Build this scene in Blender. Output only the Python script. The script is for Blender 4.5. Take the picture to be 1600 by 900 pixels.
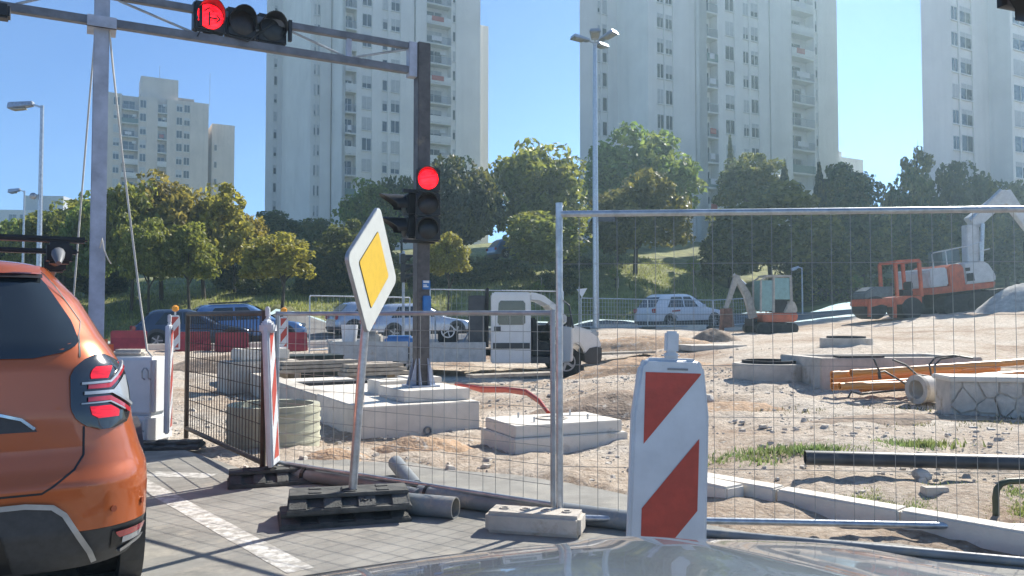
import bpy, bmesh, math, random
import numpy as np
from mathutils import Matrix, Vector, noise
random.seed(7); rng = np.random.default_rng(7)
for o in list(bpy.data.objects): bpy.data.objects.remove(o)
S = bpy.context.scene
COL = S.collection
R = math.radians
# ------------------------------------------------------------------ camera
F_PX, EYE = 1250.0, 1.32
PITCH = math.atan(45/1250)
cam = bpy.data.objects.new('camera', bpy.data.cameras.new('camera')); COL.objects.link(cam)
cam.location = (0, 0, EYE); cam.rotation_euler = (R(90)+PITCH, 0, 0)
cam.data.sensor_width = 36; cam.data.lens = 36*F_PX/1600
cam.data.clip_start = .05; cam.data.clip_end = 3000
S.camera = cam
# ------------------------------------------------------------------ sky, sun, exposure
SUN_AZ, SUN_EL = R(41), R(39)          # azimuth clockwise from +Y
w = bpy.data.worlds.new('World'); S.world = w; w.use_nodes = True
nt = w.node_tree; nt.nodes.clear()
sky = nt.nodes.new('ShaderNodeTexSky'); sky.sky_type = 'NISHITA'; sky.sun_disc = False
sky.sun_elevation = SUN_EL; sky.sun_rotation = SUN_AZ
sky.air_density = .75; sky.dust_density = 0; sky.ozone_density = 8
bg = nt.nodes.new('ShaderNodeBackground'); bg.inputs[1].default_value = .082
out = nt.nodes.new('ShaderNodeOutputWorld')
nt.links.new(sky.outputs[0], bg.inputs[0]); nt.links.new(bg.outputs[0], out.inputs[0])
sl = bpy.data.lights.new('sun', 'SUN'); sl.energy = 4.0; sl.angle = R(.53); sl.color = (1, .95, .86)
sun = bpy.data.objects.new('sun', sl); COL.objects.link(sun)
sdir = Vector((math.sin(SUN_AZ)*math.cos(SUN_EL), math.cos(SUN_AZ)*math.cos(SUN_EL), math.sin(SUN_EL)))
sun.rotation_euler = sdir.to_track_quat('Z', 'Y').to_euler(); sun.location = (20, 20, 40)
S.view_settings.view_transform = 'Standard'; S.view_settings.look = 'None'
S.view_settings.exposure = 1.28; S.view_settings.gamma = 1
S.render.engine = 'CYCLES'
S.render.resolution_x, S.render.resolution_y = 1024, 576
S.cycles.volume_bounces = 0; S.cycles.max_bounces = 6; S.cycles.diffuse_bounces = 3; S.cycles.glossy_bounces = 3; S.cycles.transmission_bounces = 4; S.cycles.transparent_max_bounces = 12
# ------------------------------------------------------------------ frame of the street: U across, F along the road
A = R(28.5)
U = Vector((math.cos(A), math.sin(A), 0)); Fw = Vector((-math.sin(A), math.cos(A), 0))
def P(px, py, d):
    a, b = (px-800)/F_PX, -(py-450)/F_PX
    y = math.cos(PITCH)-math.sin(PITCH)*b; z = math.sin(PITCH)+math.cos(PITCH)*b
    return Vector((a/y*d, d, EYE+z/y*d))
def G(px, py, z=0.0):
    p = P(px, py, 1.0); k = (z-EYE)/(p.z-EYE)
    return Vector((p.x*k, k, z))
# ------------------------------------------------------------------ materials
MATS = {}
def mat(name, col, rough=.7, metal=0., var=.12, scale=6., bump=0., bscale=40., coat=0., col2=None, spec=.5, emit=None, streak=0., trans=0., dirt=None):
    if name in MATS: return MATS[name]
    m = bpy.data.materials.new(name); m.use_nodes = True; MATS[name] = m
    n = m.node_tree; b = n.nodes['Principled BSDF']; L = n.links.new
    b.inputs['Roughness'].default_value = rough; b.inputs['Metallic'].default_value = metal
    b.inputs['Coat Weight'].default_value = coat; b.inputs['Coat Roughness'].default_value = .04
    b.inputs['Specular IOR Level'].default_value = spec
    tc = n.nodes.new('ShaderNodeTexCoord')
    no = n.nodes.new('ShaderNodeTexNoise'); no.inputs['Scale'].default_value = scale; no.inputs['Detail'].default_value = 6; no.inputs['Roughness'].default_value = .62
    L(tc.outputs['Object'], no.inputs['Vector'])
    c2 = col2 or tuple(max(0, x*(1-2*var)) for x in col)
    c1 = col if col2 else tuple(min(1, x*(1+var)) for x in col)
    rp = n.nodes.new('ShaderNodeValToRGB')
    rp.color_ramp.elements[0].position = .32; rp.color_ramp.elements[1].position = .68
    rp.color_ramp.elements[0].color = (*c2, 1); rp.color_ramp.elements[1].color = (*c1, 1)
    L(no.outputs['Fac'], rp.inputs[0]); last = rp.outputs[0]
    if streak:                                    # rain streaks running down
        mp = n.nodes.new('ShaderNodeMapping'); mp.inputs['Scale'].default_value = (1.1, 1.1, .05)
        L(tc.outputs['Object'], mp.inputs[0])
        n2 = n.nodes.new('ShaderNodeTexNoise'); n2.inputs['Scale'].default_value = 1.6; n2.inputs['Detail'].default_value = 5
        L(mp.outputs[0], n2.inputs['Vector'])
        mr = n.nodes.new('ShaderNodeMapRange'); mr.inputs[1].default_value = .45; mr.inputs[2].default_value = .75; mr.inputs[3].default_value = 1; mr.inputs[4].default_value = 1-streak
        L(n2.outputs['Fac'], mr.inputs[0])
        mx = n.nodes.new('ShaderNodeMix'); mx.data_type = 'RGBA'; mx.blend_type = 'MULTIPLY'; mx.inputs[0].default_value = 1
        L(last, mx.inputs[6]); L(mr.outputs[0], mx.inputs[7]); last = mx.outputs[2]
    if dirt:
        n3 = n.nodes.new('ShaderNodeTexNoise'); n3.inputs['Scale'].default_value = dirt[1]; n3.inputs['Detail'].default_value = 8; n3.inputs['Roughness'].default_value = .7
        L(tc.outputs['Object'], n3.inputs['Vector'])
        mr = n.nodes.new('ShaderNodeMapRange'); mr.inputs[1].default_value = dirt[2]; mr.inputs[2].default_value = dirt[2]+.12
        L(n3.outputs['Fac'], mr.inputs[0])
        mx = n.nodes.new('ShaderNodeMix'); mx.data_type = 'RGBA'
        L(mr.outputs[0], mx.inputs[0]); L(last, mx.inputs[6]); mx.inputs[7].default_value = (*dirt[0], 1); last = mx.outputs[2]
    L(last, b.inputs['Base Color'])
    if bump:
        nb = n.nodes.new('ShaderNodeTexNoise'); nb.inputs['Scale'].default_value = bscale; nb.inputs['Detail'].default_value = 6
        L(tc.outputs['Object'], nb.inputs['Vector'])
        bp = n.nodes.new('ShaderNodeBump'); bp.inputs['Strength'].default_value = bump; bp.inputs['Distance'].default_value = .02
        L(nb.outputs['Fac'], bp.inputs['Height']); L(bp.outputs[0], b.inputs['Normal'])
    if emit:
        b.inputs['Emission Color'].default_value = (*emit[0], 1); b.inputs['Emission Strength'].default_value = emit[1]
    if trans: b.inputs['Transmission Weight'].default_value = trans; b.inputs['IOR'].default_value = 1.45
    return m
def leafmat(name, tint2):
    m = bpy.data.materials.new(name); m.use_nodes = True; n = m.node_tree; L = n.links.new
    b = n.nodes['Principled BSDF']; b.inputs['Roughness'].default_value = .5; b.inputs['Specular IOR Level'].default_value = .35
    oi = n.nodes.new('ShaderNodeObjectInfo'); tc = n.nodes.new('ShaderNodeTexCoord')
    no = n.nodes.new('ShaderNodeTexNoise'); no.inputs['Scale'].default_value = 2.2; no.inputs['Detail'].default_value = 4
    ad = n.nodes.new('ShaderNodeVectorMath'); ad.operation = 'ADD'
    L(tc.outputs['Object'], ad.inputs[0]); L(oi.outputs['Random'], ad.inputs[1]); L(ad.outputs[0], no.inputs['Vector'])
    mr = n.nodes.new('ShaderNodeMapRange'); mr.inputs[1].default_value = .42; mr.inputs[2].default_value = .66
    L(no.outputs['Fac'], mr.inputs[0])
    ml = n.nodes.new('ShaderNodeMath'); ml.operation = 'MULTIPLY'; ml.inputs[1].default_value = .55; L(mr.outputs[0], ml.inputs[0])
    mx = n.nodes.new('ShaderNodeMix'); mx.data_type = 'RGBA'; L(ml.outputs[0], mx.inputs[0]); L(oi.outputs['Color'], mx.inputs[6]); mx.inputs[7].default_value = (*tint2, 1)
    ge = n.nodes.new('ShaderNodeNewGeometry'); hs = n.nodes.new('ShaderNodeHueSaturation')
    m2 = n.nodes.new('ShaderNodeMapRange'); m2.inputs[3].default_value = .62; m2.inputs[4].default_value = 1.45
    L(ge.outputs['Random Per Island'], m2.inputs[0]); L(m2.outputs[0], hs.inputs['Value']); L(mx.outputs[2], hs.inputs['Color'])
    L(hs.outputs[0], b.inputs['Base Color'])
    h2 = n.nodes.new('ShaderNodeHueSaturation'); h2.inputs['Value'].default_value = 1.9; L(hs.outputs[0], h2.inputs['Color'])
    tr = n.nodes.new('ShaderNodeBsdfTranslucent'); L(h2.outputs[0], tr.inputs[0])
    ms = n.nodes.new('ShaderNodeMixShader'); ms.inputs[0].default_value = .42
    L(b.outputs[0], ms.inputs[1]); L(tr.outputs[0], ms.inputs[2]); L(ms.outputs[0], n.nodes['Material Output'].inputs[0])
    MATS[name] = m; return m
truss = mat('truss_grey', (.17, .175, .19), .5, .35, var=.16, scale=6)
LEAF = leafmat('leaves', (.21, .185, .03))
GRASSM = leafmat('grass_blades', (.17, .16, .05))
conc   = mat('concrete', (.53, .475, .40), .9, var=.13, scale=3, bump=.25, bscale=60, dirt=((.34, .27, .19), 2.5, .56))
concw  = mat('fresh_concrete', (.68, .62, .53), .85, var=.08, scale=3, bump=.12, bscale=50, dirt=((.5, .43, .34), 3, .6))
towerm = mat('tower_render', (.72, .705, .67), .9, var=.06, scale=.18, streak=.07, bump=.12, bscale=3)
tower2 = mat('old_tower_render', (.60, .53, .46), .9, var=.07, scale=.3, streak=.16, bump=.12, bscale=3)
brownc = mat('stained_render', (.36, .31, .26), .9, var=.14, scale=.4, streak=.3)
whitep = mat('white_paint', (.78, .78, .76), .45, var=.03, scale=3)
whpl   = mat('white_plastic', (.60, .615, .63), .42, var=.05, scale=9, bump=.05, dirt=((.5, .46, .42), 7, .64))
redref = mat('red_reflective', (.46, .055, .035), .38, var=.10, scale=14, bump=.12, bscale=26)
redpl  = mat('red_plastic', (.30, .03, .04), .5, var=.12)
galv   = mat('galvanised_steel', (.46, .49, .52), .36, .75, var=.14, scale=18, bump=.05)
galvd  = mat('dull_galvanised', (.34, .37, .40), .45, .55, var=.14, scale=9)
wirem  = mat('fence_wire', (.33, .33, .31), .45, .55, var=.1)
wired  = mat('rusty_brown_wire', (.075, .062, .05), .6, .3, var=.2)
polem  = mat('pole_grey', (.40, .43, .50), .5, .12, var=.14, scale=5, bump=.05, bscale=20)
poleb  = mat('pole_brown', (.115, .105, .10), .55, .35, var=.25, scale=6, dirt=((.2, .16, .12), 5, .58))
black  = mat('black_plastic', (.012, .012, .013), .45, var=.2)
rubber = mat('grey_rubber', (.085, .086, .078), .8, var=.22, scale=10, bump=.35, bscale=90, dirt=((.13, .125, .11), 7, .55))
tyre   = mat('tyre_rubber', (.018, .018, .018), .85, var=.3, scale=20, bump=.2)
rimm   = mat('alloy_rim', (.35, .36, .37), .35, .8)
glassd = mat('dark_glass', (.02, .026, .03), .06, var=.1, spec=.8, coat=.3)
paneb  = mat('window_pane', (.05, .065, .08), .12, var=.3, scale=.5, spec=.8)
shutm  = mat('roller_shutter', (.44, .45, .45), .7, var=.08, scale=2)
framem = mat('window_frame', (.60, .60, .58), .6, var=.05)
darkin = mat('dark_interior', (.03, .032, .035), .8, var=.3)
orange = mat('orange_paint', (.47, .105, .022), .3, .35, var=.05, scale=2, coat=1.0)
ornm   = mat('machine_orange', (.50, .10, .035), .5, var=.15, scale=4, coat=.15)
greym  = mat('machine_grey', (.50, .51, .51), .45, var=.1, scale=3, coat=.2)
beigem = mat('machine_beige', (.40, .37, .32), .6, var=.15)
trackm = mat('track_steel', (.035, .035, .036), .75, .2, var=.3, scale=7)
bark   = mat('bark', (.075, .058, .042), .95, var=.3, scale=5, bump=.6, bscale=14)
woodm  = mat('weathered_wood', (.38, .33, .26), .9, var=.2, scale=5)
pipeg  = mat('grey_pipe', (.20, .215, .22), .45, var=.15, scale=5, dirt=((.34, .30, .24), 4, .55))
pipeo  = mat('orange_pipe', (.66, .27, .06), .35, var=.015, coat=.3)
pipek  = mat('black_pipe', (.05, .055, .06), .4, var=.2, dirt=((.16, .14, .11), 6, .62))
redh   = mat('red_conduit', (.42, .05, .035), .4, var=.1)
ringm  = mat('beige_concrete_ring', (.44, .43, .32), .85, var=.1, scale=4, bump=.1)
stonem = mat('limestone', (.52, .47, .40), .9, var=.14, scale=6, bump=.4, bscale=30)
yellow = mat('yellow_sign', (.78, .50, .04), .35, var=.04, scale=20)
signw  = mat('sign_white', (.62, .63, .58), .35, var=.03, scale=12)
redlit = mat('lit_red_lens', (.6, .01, .01), .3, emit=((1, .004, .01), 2.2))
tailr  = mat('lit_tail_light', (.5, .01, .02), .15, emit=((1, .01, .03), .22))
tailb  = mat('tail_light_bar', (.42, .02, .03), .12, coat=1.)
clear  = mat('clear_lens', (.34, .36, .38), .12, var=.1, coat=1.)
lensd  = mat('unlit_lens', (.010, .010, .011), .35, var=.4, scale=20)
lensa  = mat('unlit_amber_lens', (.022, .011, .008), .35, var=.4, scale=20)
chrome = mat('chrome', (.6, .61, .62), .15, .95)
clad   = mat('dark_cladding', (.045, .046, .048), .55, var=.12, scale=30, bump=.1, bscale=200)
silv   = mat('silver_trim', (.42, .43, .44), .35, .6)
amber  = mat('amber_plastic', (.75, .30, .01), .3, var=.05)
blues  = mat('blue_sticker', (.03, .16, .42), .4, var=.1)
ropem  = mat('pale_rope', (.55, .53, .47), .9)
cloth1 = mat('white_cloth', (.6, .6, .62), .9); cloth2 = mat('red_cloth', (.36, .07, .06), .9)
# lamp lenses: fine ribs vary the glow
for m_, sc in ((redlit, 30), (tailr, 55)):
    n = m_.node_tree; tc = n.nodes.new('ShaderNodeTexCoord'); mp = n.nodes.new('ShaderNodeMapping'); mp.inputs['Scale'].default_value = (.35, .35, 1.8)
    vo = n.nodes.new('ShaderNodeTexNoise'); vo.inputs['Scale'].default_value = sc; vo.inputs['Detail'].default_value = 3; mr = n.nodes.new('ShaderNodeMapRange'); mr.inputs[1].default_value = .35; mr.inputs[2].default_value = .65
    mr.inputs[3].default_value = m_.node_tree.nodes['Principled BSDF'].inputs['Emission Strength'].default_value*.35; mr.inputs[4].default_value = mr.inputs[3].default_value/.35*1.5
    n.links.new(tc.outputs['Object'], mp.inputs[0]); n.links.new(mp.outputs[0], vo.inputs['Vector']); n.links.new(vo.outputs['Fac'], mr.inputs[0]); n.links.new(mr.outputs[0], n.nodes['Principled BSDF'].inputs['Emission Strength'])
# ------------------------------------------------------------------ mesh builder
class MB:
    def __init__(s): s.v = []; s.f = []
    def add(s, v, f, M=None):
        n = len(s.v); s.v += [tuple(M @ Vector(p)) if M else tuple(p) for p in v]; s.f += [tuple(i+n for i in q) for q in f]; return s
    def box(s, c, d, rz=0, M=None):
        x, y, z = (k/2 for k in d)
        v = [(-x,-y,-z),(x,-y,-z),(x,y,-z),(-x,y,-z),(-x,-y,z),(x,-y,z),(x,y,z),(-x,y,z)]
        T = Matrix.Translation(c) @ Matrix.Rotation(rz, 4, 'Z')
        if M: T = T @ M
        return s.add(v, [(3,2,1,0),(4,5,6,7),(0,1,5,4),(1,2,6,5),(2,3,7,6),(3,0,4,7)], T)
    def bb(s, x0, x1, y0, y1, z0, z1): return s.box(((x0+x1)/2,(y0+y1)/2,(z0+z1)/2),(abs(x1-x0),abs(y1-y0),abs(z1-z0)))
    def bar(s, a, b, wd, ht=None):              # square bar between two points
        a, b = Vector(a), Vector(b); d = b-a; ht = ht or wd
        q = d.to_track_quat('Y', 'Z').to_matrix().to_4x4()
        return s.box((a+b)/2, (wd, d.length, ht), 0, q)
    def tube(s, pts, r, n=8, caps=True):
        pts = [Vector(p) for p in pts]; rs = r if isinstance(r, (list, tuple)) else [r]*len(pts)
        v = []; f = []; up = None
        for i, p in enumerate(pts):
            t = (pts[min(i+1,len(pts)-1)]-pts[max(i-1,0)]).normalized()
            if up is None: up = t.orthogonal().normalized()
            else: up = (up-t*up.dot(t)).normalized()
            sd = t.cross(up)
            v += [p+(up*math.cos(k*2*math.pi/n)+sd*math.sin(k*2*math.pi/n))*rs[i] for k in range(n)]
        for i in range(len(pts)-1):
            for k in range(n): f.append((i*n+k, i*n+(k+1)%n, (i+1)*n+(k+1)%n, (i+1)*n+k))
        if caps: f += [tuple(range(n))[::-1], tuple((len(pts)-1)*n+k for k in range(n))]
        return s.add(v, f)
    def ring(s, c, axis, ro, ri, h, n=24):       # hollow cylinder, c = base centre
        q = Vector(axis).to_track_quat('Z', 'Y').to_matrix().to_4x4(); T = Matrix.Translation(c) @ q
        v = []; f = []
        for r, z in ((ro,0),(ro,h),(ri,h),(ri,0)): v += [(r*math.cos(k*2*math.pi/n), r*math.sin(k*2*math.pi/n), z) for k in range(n)]
        for j in range(4):
            for k in range(n): f.append((j*n+k, j*n+(k+1)%n, ((j+1)%4)*n+(k+1)%n, ((j+1)%4)*n+k))
        return s.add(v, f, T)
    def prism(s, poly, h, M=None):               # poly in xy, extruded 0..h in z
        n = len(poly); v = [(x,y,0) for x,y in poly]+[(x,y,h) for x,y in poly]
        f = [tuple(range(n))[::-1], tuple(range(n,2*n))]+[(i,(i+1)%n,n+(i+1)%n,n+i) for i in range(n)]
        return s.add(v, f, M)
    def grid(s, pts):                            # rows x cols of points
        n, m = len(pts), len(pts[0]); v = [p for r in pts for p in r]
        return s.add(v, [(i*m+j, i*m+j+1, (i+1)*m+j+1, (i+1)*m+j) for i in range(n-1) for j in range(m-1)])
    def mesh(s, name, m, smooth=None, bevel=0, seg=2):
        me = bpy.data.meshes.new(name); me.from_pydata(s.v, [], s.f)
        bm = bmesh.new(); bm.from_mesh(me)
        if bevel: bmesh.ops.bevel(bm, geom=[e for e in bm.edges if len(e.link_faces)==2 and e.calc_face_angle(0) > .5], offset=bevel, segments=seg, affect='EDGES', clamp_overlap=True)
        bmesh.ops.recalc_face_normals(bm, faces=bm.faces); bm.to_mesh(me); bm.free()
        me.materials.append(m)
        if smooth is not None: me.shade_smooth(); me.set_sharp_from_angle(angle=R(smooth))
        return me
    def build(s, name, m, parent=None, **k): return obj(name, s.mesh(name, m, **k), parent)
def obj(name, me, parent=None, loc=(0,0,0), rz=0):
    o = bpy.data.objects.new(name, me); COL.objects.link(o); o.location = loc; o.rotation_euler = (0,0,rz); o.parent = parent
    return o
def tag(o, label=None, cat=None, group=None, kind=None):
    for k, v in (('label',label),('category',cat),('group',group),('kind',kind)):
        if v: o[k] = v
    return o
def thing(name, label, cat, loc=(0,0,0), rz=0, group=None):
    return tag(obj(name, None, None, loc, rz), label, cat, group)
def copy_tree(o, parent=None):
    c = o.copy(); COL.objects.link(c); c.parent = parent
    for ch in list(o.children): copy_tree(ch, c)
    return c
def kin(pairs):
    xs = [a for a,_ in pairs]; ys = [b for _,b in pairs]
    return lambda x: float(np.interp(x, xs, ys))
def rot(p, a): return Vector((p[0]*math.cos(a)-p[1]*math.sin(a), p[0]*math.sin(a)+p[1]*math.cos(a), p[2] if len(p)>2 else 0))
# ------------------------------------------------------------------ terrain heights
cp = []
for x, y in ((-4,3),(0,2),(3,3),(-3,7),(-2,6.3),(0,5),(3,4.3),(-5,9),(-10,5),(-25,5),(20,-5),(-10,-8),(0,-12),(-14,14),(1.2,6),(.2,7),(-1.2,7.6)): cp.append((x,y,0))
cp += [(-2.9,9.2,-.08),(-.6,8.2,-.04),(.9,8.8,.0),(-6.5,14.2,-.10),(-.8,12,-.05),(2.4,7.2,.13),(4.6,5.6,.16),(8,5,.2),(14,3,.3)]
for px, py, d in ((560,592,18.5),(700,590,19.5),(890,591,19.5),(1150,650,9.6),(1400,650,9.4),(1200,594,12.4),(1322,540,19),(1000,602,12.6),(1340,612,11.4),(1590,600,12.5),
    (200,548,24.5),(930,512,34),(1120,540,24),(1190,521,32),(1400,498,34),(1500,487,36),(1600,455,38),(1560,482,34),(1750,470,32),(1700,560,18),
    (200,476,40),(330,474,41),(430,478,37),(60,478,42),(600,470,44),(785,412,60),(700,440,50),(850,456,46.5),(1000,450,49),(1040,420,56),(1090,386,75),(1150,386,90),(980,400,64),
    (1235,490,54),(1370,478,59),(1500,465,64),(1600,455,70),(620,410,75),(440,410,70),(250,440,70),(500,400,100),(1450,400,90),(250,420,170),(0,450,80),(0,440,200),(1300,330,130)):
    cp.append(tuple(P(px,py,d)))
cp += [(-200,100,4),(-300,400,12),(0,400,18),(300,400,18),(200,80,10),(80,30,3),(60,0,.5),(-60,30,.3),(-60,-20,0),(60,-20,0),(0,800,20),(-800,500,15),(800,500,20),(-600,0,2),(600,0,4)]
for u_, z_ in ((-30,.1),(-18,.12),(-8,.12),(0,.15),(6,.2),(12,.4),(19,.66),(24,.72),(29,.85),(36,1.35),(46,2.2)):
    for f_ in (29,32,35,37.2): cp.append((u_*U.x+f_*Fw.x, u_*U.y+f_*Fw.y, z_))
cp = np.array(cp)
def _phi(a, b): return np.sqrt(((a[:,None,:]-b[None,:,:])**2).sum(2)+.05)
n_ = len(cp); K = np.zeros((n_+1, n_+1)); K[:n_,:n_] = _phi(cp[:,:2], cp[:,:2])+np.eye(n_)*.05; K[n_,:n_] = 1; K[:n_,n_] = 1
WT = np.linalg.solve(K, np.append(cp[:,2], 0))
def HV(xy):
    xy = np.asarray(xy, float); return _phi(xy, cp[:,:2]) @ WT[:n_] + WT[n_]
def H(x, y): return float(HV([[x, y]])[0])
def gnd(px, d):                                   # point standing on the ground in that direction
    p = P(px, 495, d); return Vector((p.x, d, H(p.x, d)))
# ================================================================== THE SETTING
def UF(u, f): return (u*U.x+f*Fw.x, u*U.y+f*Fw.y)
def toUF(p): return (p[0]*U.x+p[1]*U.y, p[0]*Fw.x+p[1]*Fw.y)
def steps(*seg):
    r = []
    for a, b, s in seg: r += list(np.arange(a, b-1e-6, s))
    return np.array(r+[seg[-1][1]])
road_poly = [G(-60,640).xy[:], G(235,692).xy[:], G(290,704).xy[:], G(345,722).xy[:], G(400,741).xy[:], G(440,722).xy[:], G(520,713).xy[:], G(560,722).xy[:], G(640,722).xy[:], G(700,735).xy[:], G(800,742).xy[:], G(900,757).xy[:], G(985,775).xy[:],
             G(1060,812).xy[:], G(1200,838).xy[:], G(1400,850).xy[:], G(1640,880).xy[:], (9,-3), (40,-30), (-40,-30), (-60,10), (-22,28), (-9.5,12)]
def inpoly(xy, poly):
    x, y = xy[:,0], xy[:,1]; r = np.zeros(len(x), bool); j = len(poly)-1
    for i in range(len(poly)):
        xi, yi = poly[i]; xj, yj = poly[j]
        c = ((yi>y)!=(yj>y)) & (x < (xj-xi)*(y-yi)/(yj-yi+1e-12)+xi); r ^= c; j = i
    return r
def sheet(name, us, fs, m, dz=0., amp=None, nsc=1., smooth=True, sink=False):
    uu, ff = np.meshgrid(us, fs); xy = np.stack([uu*U.x+ff*Fw.x, uu*U.y+ff*Fw.y], -1).reshape(-1, 2)
    z = HV(xy)+dz
    if amp:
        a = np.array([noise.fractal((x*nsc, y*nsc, 3.1), .9, 2.1, 4) for x, y in xy]); z += a*amp
        b = np.array([noise.noise((x*nsc*7, y*nsc*7, 9.)) for x, y in xy]); z += b*amp*.35
    if sink:
        ins = inpoly(xy, road_poly); z[ins] = np.minimum(z[ins], -.03)-.0*z[ins]
        z[ins] = -.05
    nu, nf = len(us), len(fs)
    idx = np.arange(nu*nf).reshape(nf, nu)
    q = np.stack([idx[:-1,:-1], idx[:-1,1:], idx[1:,1:], idx[1:,:-1]], -1).reshape(-1, 4)
    me = bpy.data.meshes.new(name); me.from_pydata(np.column_stack([xy, z]).tolist(), [], q.tolist()); me.materials.append(m)
    if smooth: me.shade_smooth()
    return tag(obj(name, me), kind='structure')
dirtm = bpy.data.materials.new('site_dirt'); dirtm.use_nodes = True
def _dirt(m):
    n = m.node_tree; L = n.links.new; b = n.nodes['Principled BSDF']; b.inputs['Roughness'].default_value = .95; b.inputs['Specular IOR Level'].default_value = .2
    tc = n.nodes.new('ShaderNodeTexCoord')
    def nz(sc, de=6, ro=.65):
        t = n.nodes.new('ShaderNodeTexNoise'); t.inputs['Scale'].default_value = sc; t.inputs['Detail'].default_value = de; t.inputs['Roughness'].default_value = ro; L(tc.outputs['Object'], t.inputs['Vector']); return t.outputs['Fac']
    def ramp(fac, stops):
        r = n.nodes.new('ShaderNodeValToRGB'); e = r.color_ramp.elements
        while len(e) < len(stops): e.new(.5)
        for k, (p, c) in enumerate(stops): e[k].position = p; e[k].color = (*c, 1)
        L(fac, r.inputs[0]); return r.outputs[0]
    c1 = ramp(nz(.35, 8), [(.32,(.27,.175,.115)),(.45,(.46,.37,.285)),(.61,(.57,.505,.425))])
    c2 = ramp(nz(9, 8, .75), [(.34,(.45,.40,.34)),(.5,(1,.98,.95)),(.66,(1.3,1.3,1.28))])
    mx = n.nodes.new('ShaderNodeMix'); mx.data_type = 'RGBA'; mx.blend_type = 'MULTIPLY'; mx.inputs[0].default_value = .8; L(c1, mx.inputs[6]); L(c2, mx.inputs[7])
    vo = n.nodes.new('ShaderNodeTexVoronoi'); vo.inputs['Scale'].default_value = 26; L(tc.outputs['Object'], vo.inputs['Vector'])
    mr = n.nodes.new('ShaderNodeMapRange'); mr.inputs[1].default_value = .1; mr.inputs[2].default_value = .35; mr.inputs[3].default_value = .55; mr.inputs[4].default_value = 0; L(vo.outputs['Distance'], mr.inputs[0])
    m2 = n.nodes.new('ShaderNodeMix'); m2.data_type = 'RGBA'; L(mr.outputs[0], m2.inputs[0]); L(mx.outputs[2], m2.inputs[6]); m2.inputs[7].default_value = (.56, .51, .44, 1)
    L(m2.outputs[2], b.inputs['Base Color'])
    bp = n.nodes.new('ShaderNodeBump'); bp.inputs['Strength'].default_value = .9; bp.inputs['Distance'].default_value = .05; L(nz(14, 10, .75), bp.inputs['Height'])
    b2 = n.nodes.new('ShaderNodeBump'); b2.inputs['Strength'].default_value = .5; b2.inputs['Distance'].default_value = .02; b2.invert = True; L(vo.outputs['Distance'], b2.inputs['Height']); L(bp.outputs[0], b2.inputs['Normal']); L(b2.outputs[0], b.inputs['Normal'])
_dirt(dirtm)
asph = mat('asphalt', (.30, .285, .25), .85, var=.16, scale=2.2, bump=.5, bscale=260, dirt=((.38, .345, .285), 1.6, .52))
asph2 = mat('far_asphalt', (.17, .165, .16), .9, var=.12, scale=.8, bump=.3)
grassg = mat('grass_ground', (.20, .21, .065), .95, var=.3, scale=.6, bump=.8, bscale=9, dirt=((.24, .21, .10), .5, .55))
linem = mat('road_paint', (.60, .58, .53), .8, var=.1, scale=8, dirt=((.33, .31, .27), 14, .44))
sheet('site_ground', steps((-160,-30,20),(-30,-7,1.5),(-7,12,.1),(12,34,.5),(34,160,18)), steps((-40,2,6),(2,15,.1),(15,29,.3)), dirtm, amp=.065, nsc=1.1, sink=True)
sheet('far_road', steps((-160,-30,10),(-30,30,1.2),(30,160,13)), steps((29,37.4,1.05)), asph2)
sheet('grass_bank', steps((-160,-40,10),(-40,60,.8),(60,160,10)), steps((37.4,60,.6),(60,130,5)), grassg, dz=.06, amp=.12, nsc=.4)
sheet('far_ground', steps((-240,240,60)), steps((130,250,60)), grassg)
rb = MB(); rb.v = [(x, y, .004) for x, y in road_poly]; rb.f = [tuple(range(len(road_poly)))]
tag(rb.build('road', asph), kind='structure')
def line(pts, wd, z=.0058):
    a, b = Vector((*pts[0],0)), Vector((*pts[1],0)); t = (b-a).normalized(); s = Vector((-t.y,t.x,0))*wd/2; m = MB(); N = 10
    m.grid([[(a+(b-a)*k/N+s*q*(1+.03*math.sin(k*3+q)))+Vector((0,0,z)) for q in (-1,1)] for k in range(N+1)])
    return m.build('lane_marking', linem)
l1 = line((G(215,752).xy, G(470,893).xy), .15); tag(l1, kind='structure')
l2 = line((G(232,741).xy, G(330,745).xy), .2); tag(l2, kind='structure')
# kerb along the old road edge, stone by stone
kb = tag(obj('kerb', None), kind='structure')
k0, k1 = G(1075,737,.12), G(1680,838,.12); kd = (k1-k0); kn = 3; kang = math.atan2(kd.y, kd.x)
for k in range(kn):
    c = k0+kd*((k+.5)/kn); ln = kd.length/kn
    m = MB().box((0,0,0),(ln-.012,.16,.26)); o = m.build('kerb_stone', concw, kb, bevel=.012)
    o.location = (c.x-.04+random.uniform(-.006,.006), c.y+.05+random.uniform(-.006,.006), -.008+random.uniform(-.006,.006)); o.rotation_euler = (0,0,kang+random.uniform(-.01,.01))
m = MB().box((0,0,0),(.62,.2,.22)); o = m.build('kerb_stone', concw, kb, bevel=.015); q = G(1100,752,.1); o.location = (q.x-.02,q.y-.02,.015); o.rotation_euler = (0,0,kang-.13)
# far kerb in front of the far road and low wall behind it
fk = tag(obj('far_kerb', None), kind='structure')
me = MB().box((0,0,0),(1.98,.3,.34)).mesh('kerb_stone', concw, bevel=.02)
for k in range(-14,13):
    x, y = UF(k*2+1, 28.85); o = obj('kerb_stone', me, fk, (x,y,H(x,y)+.05), A)
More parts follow.
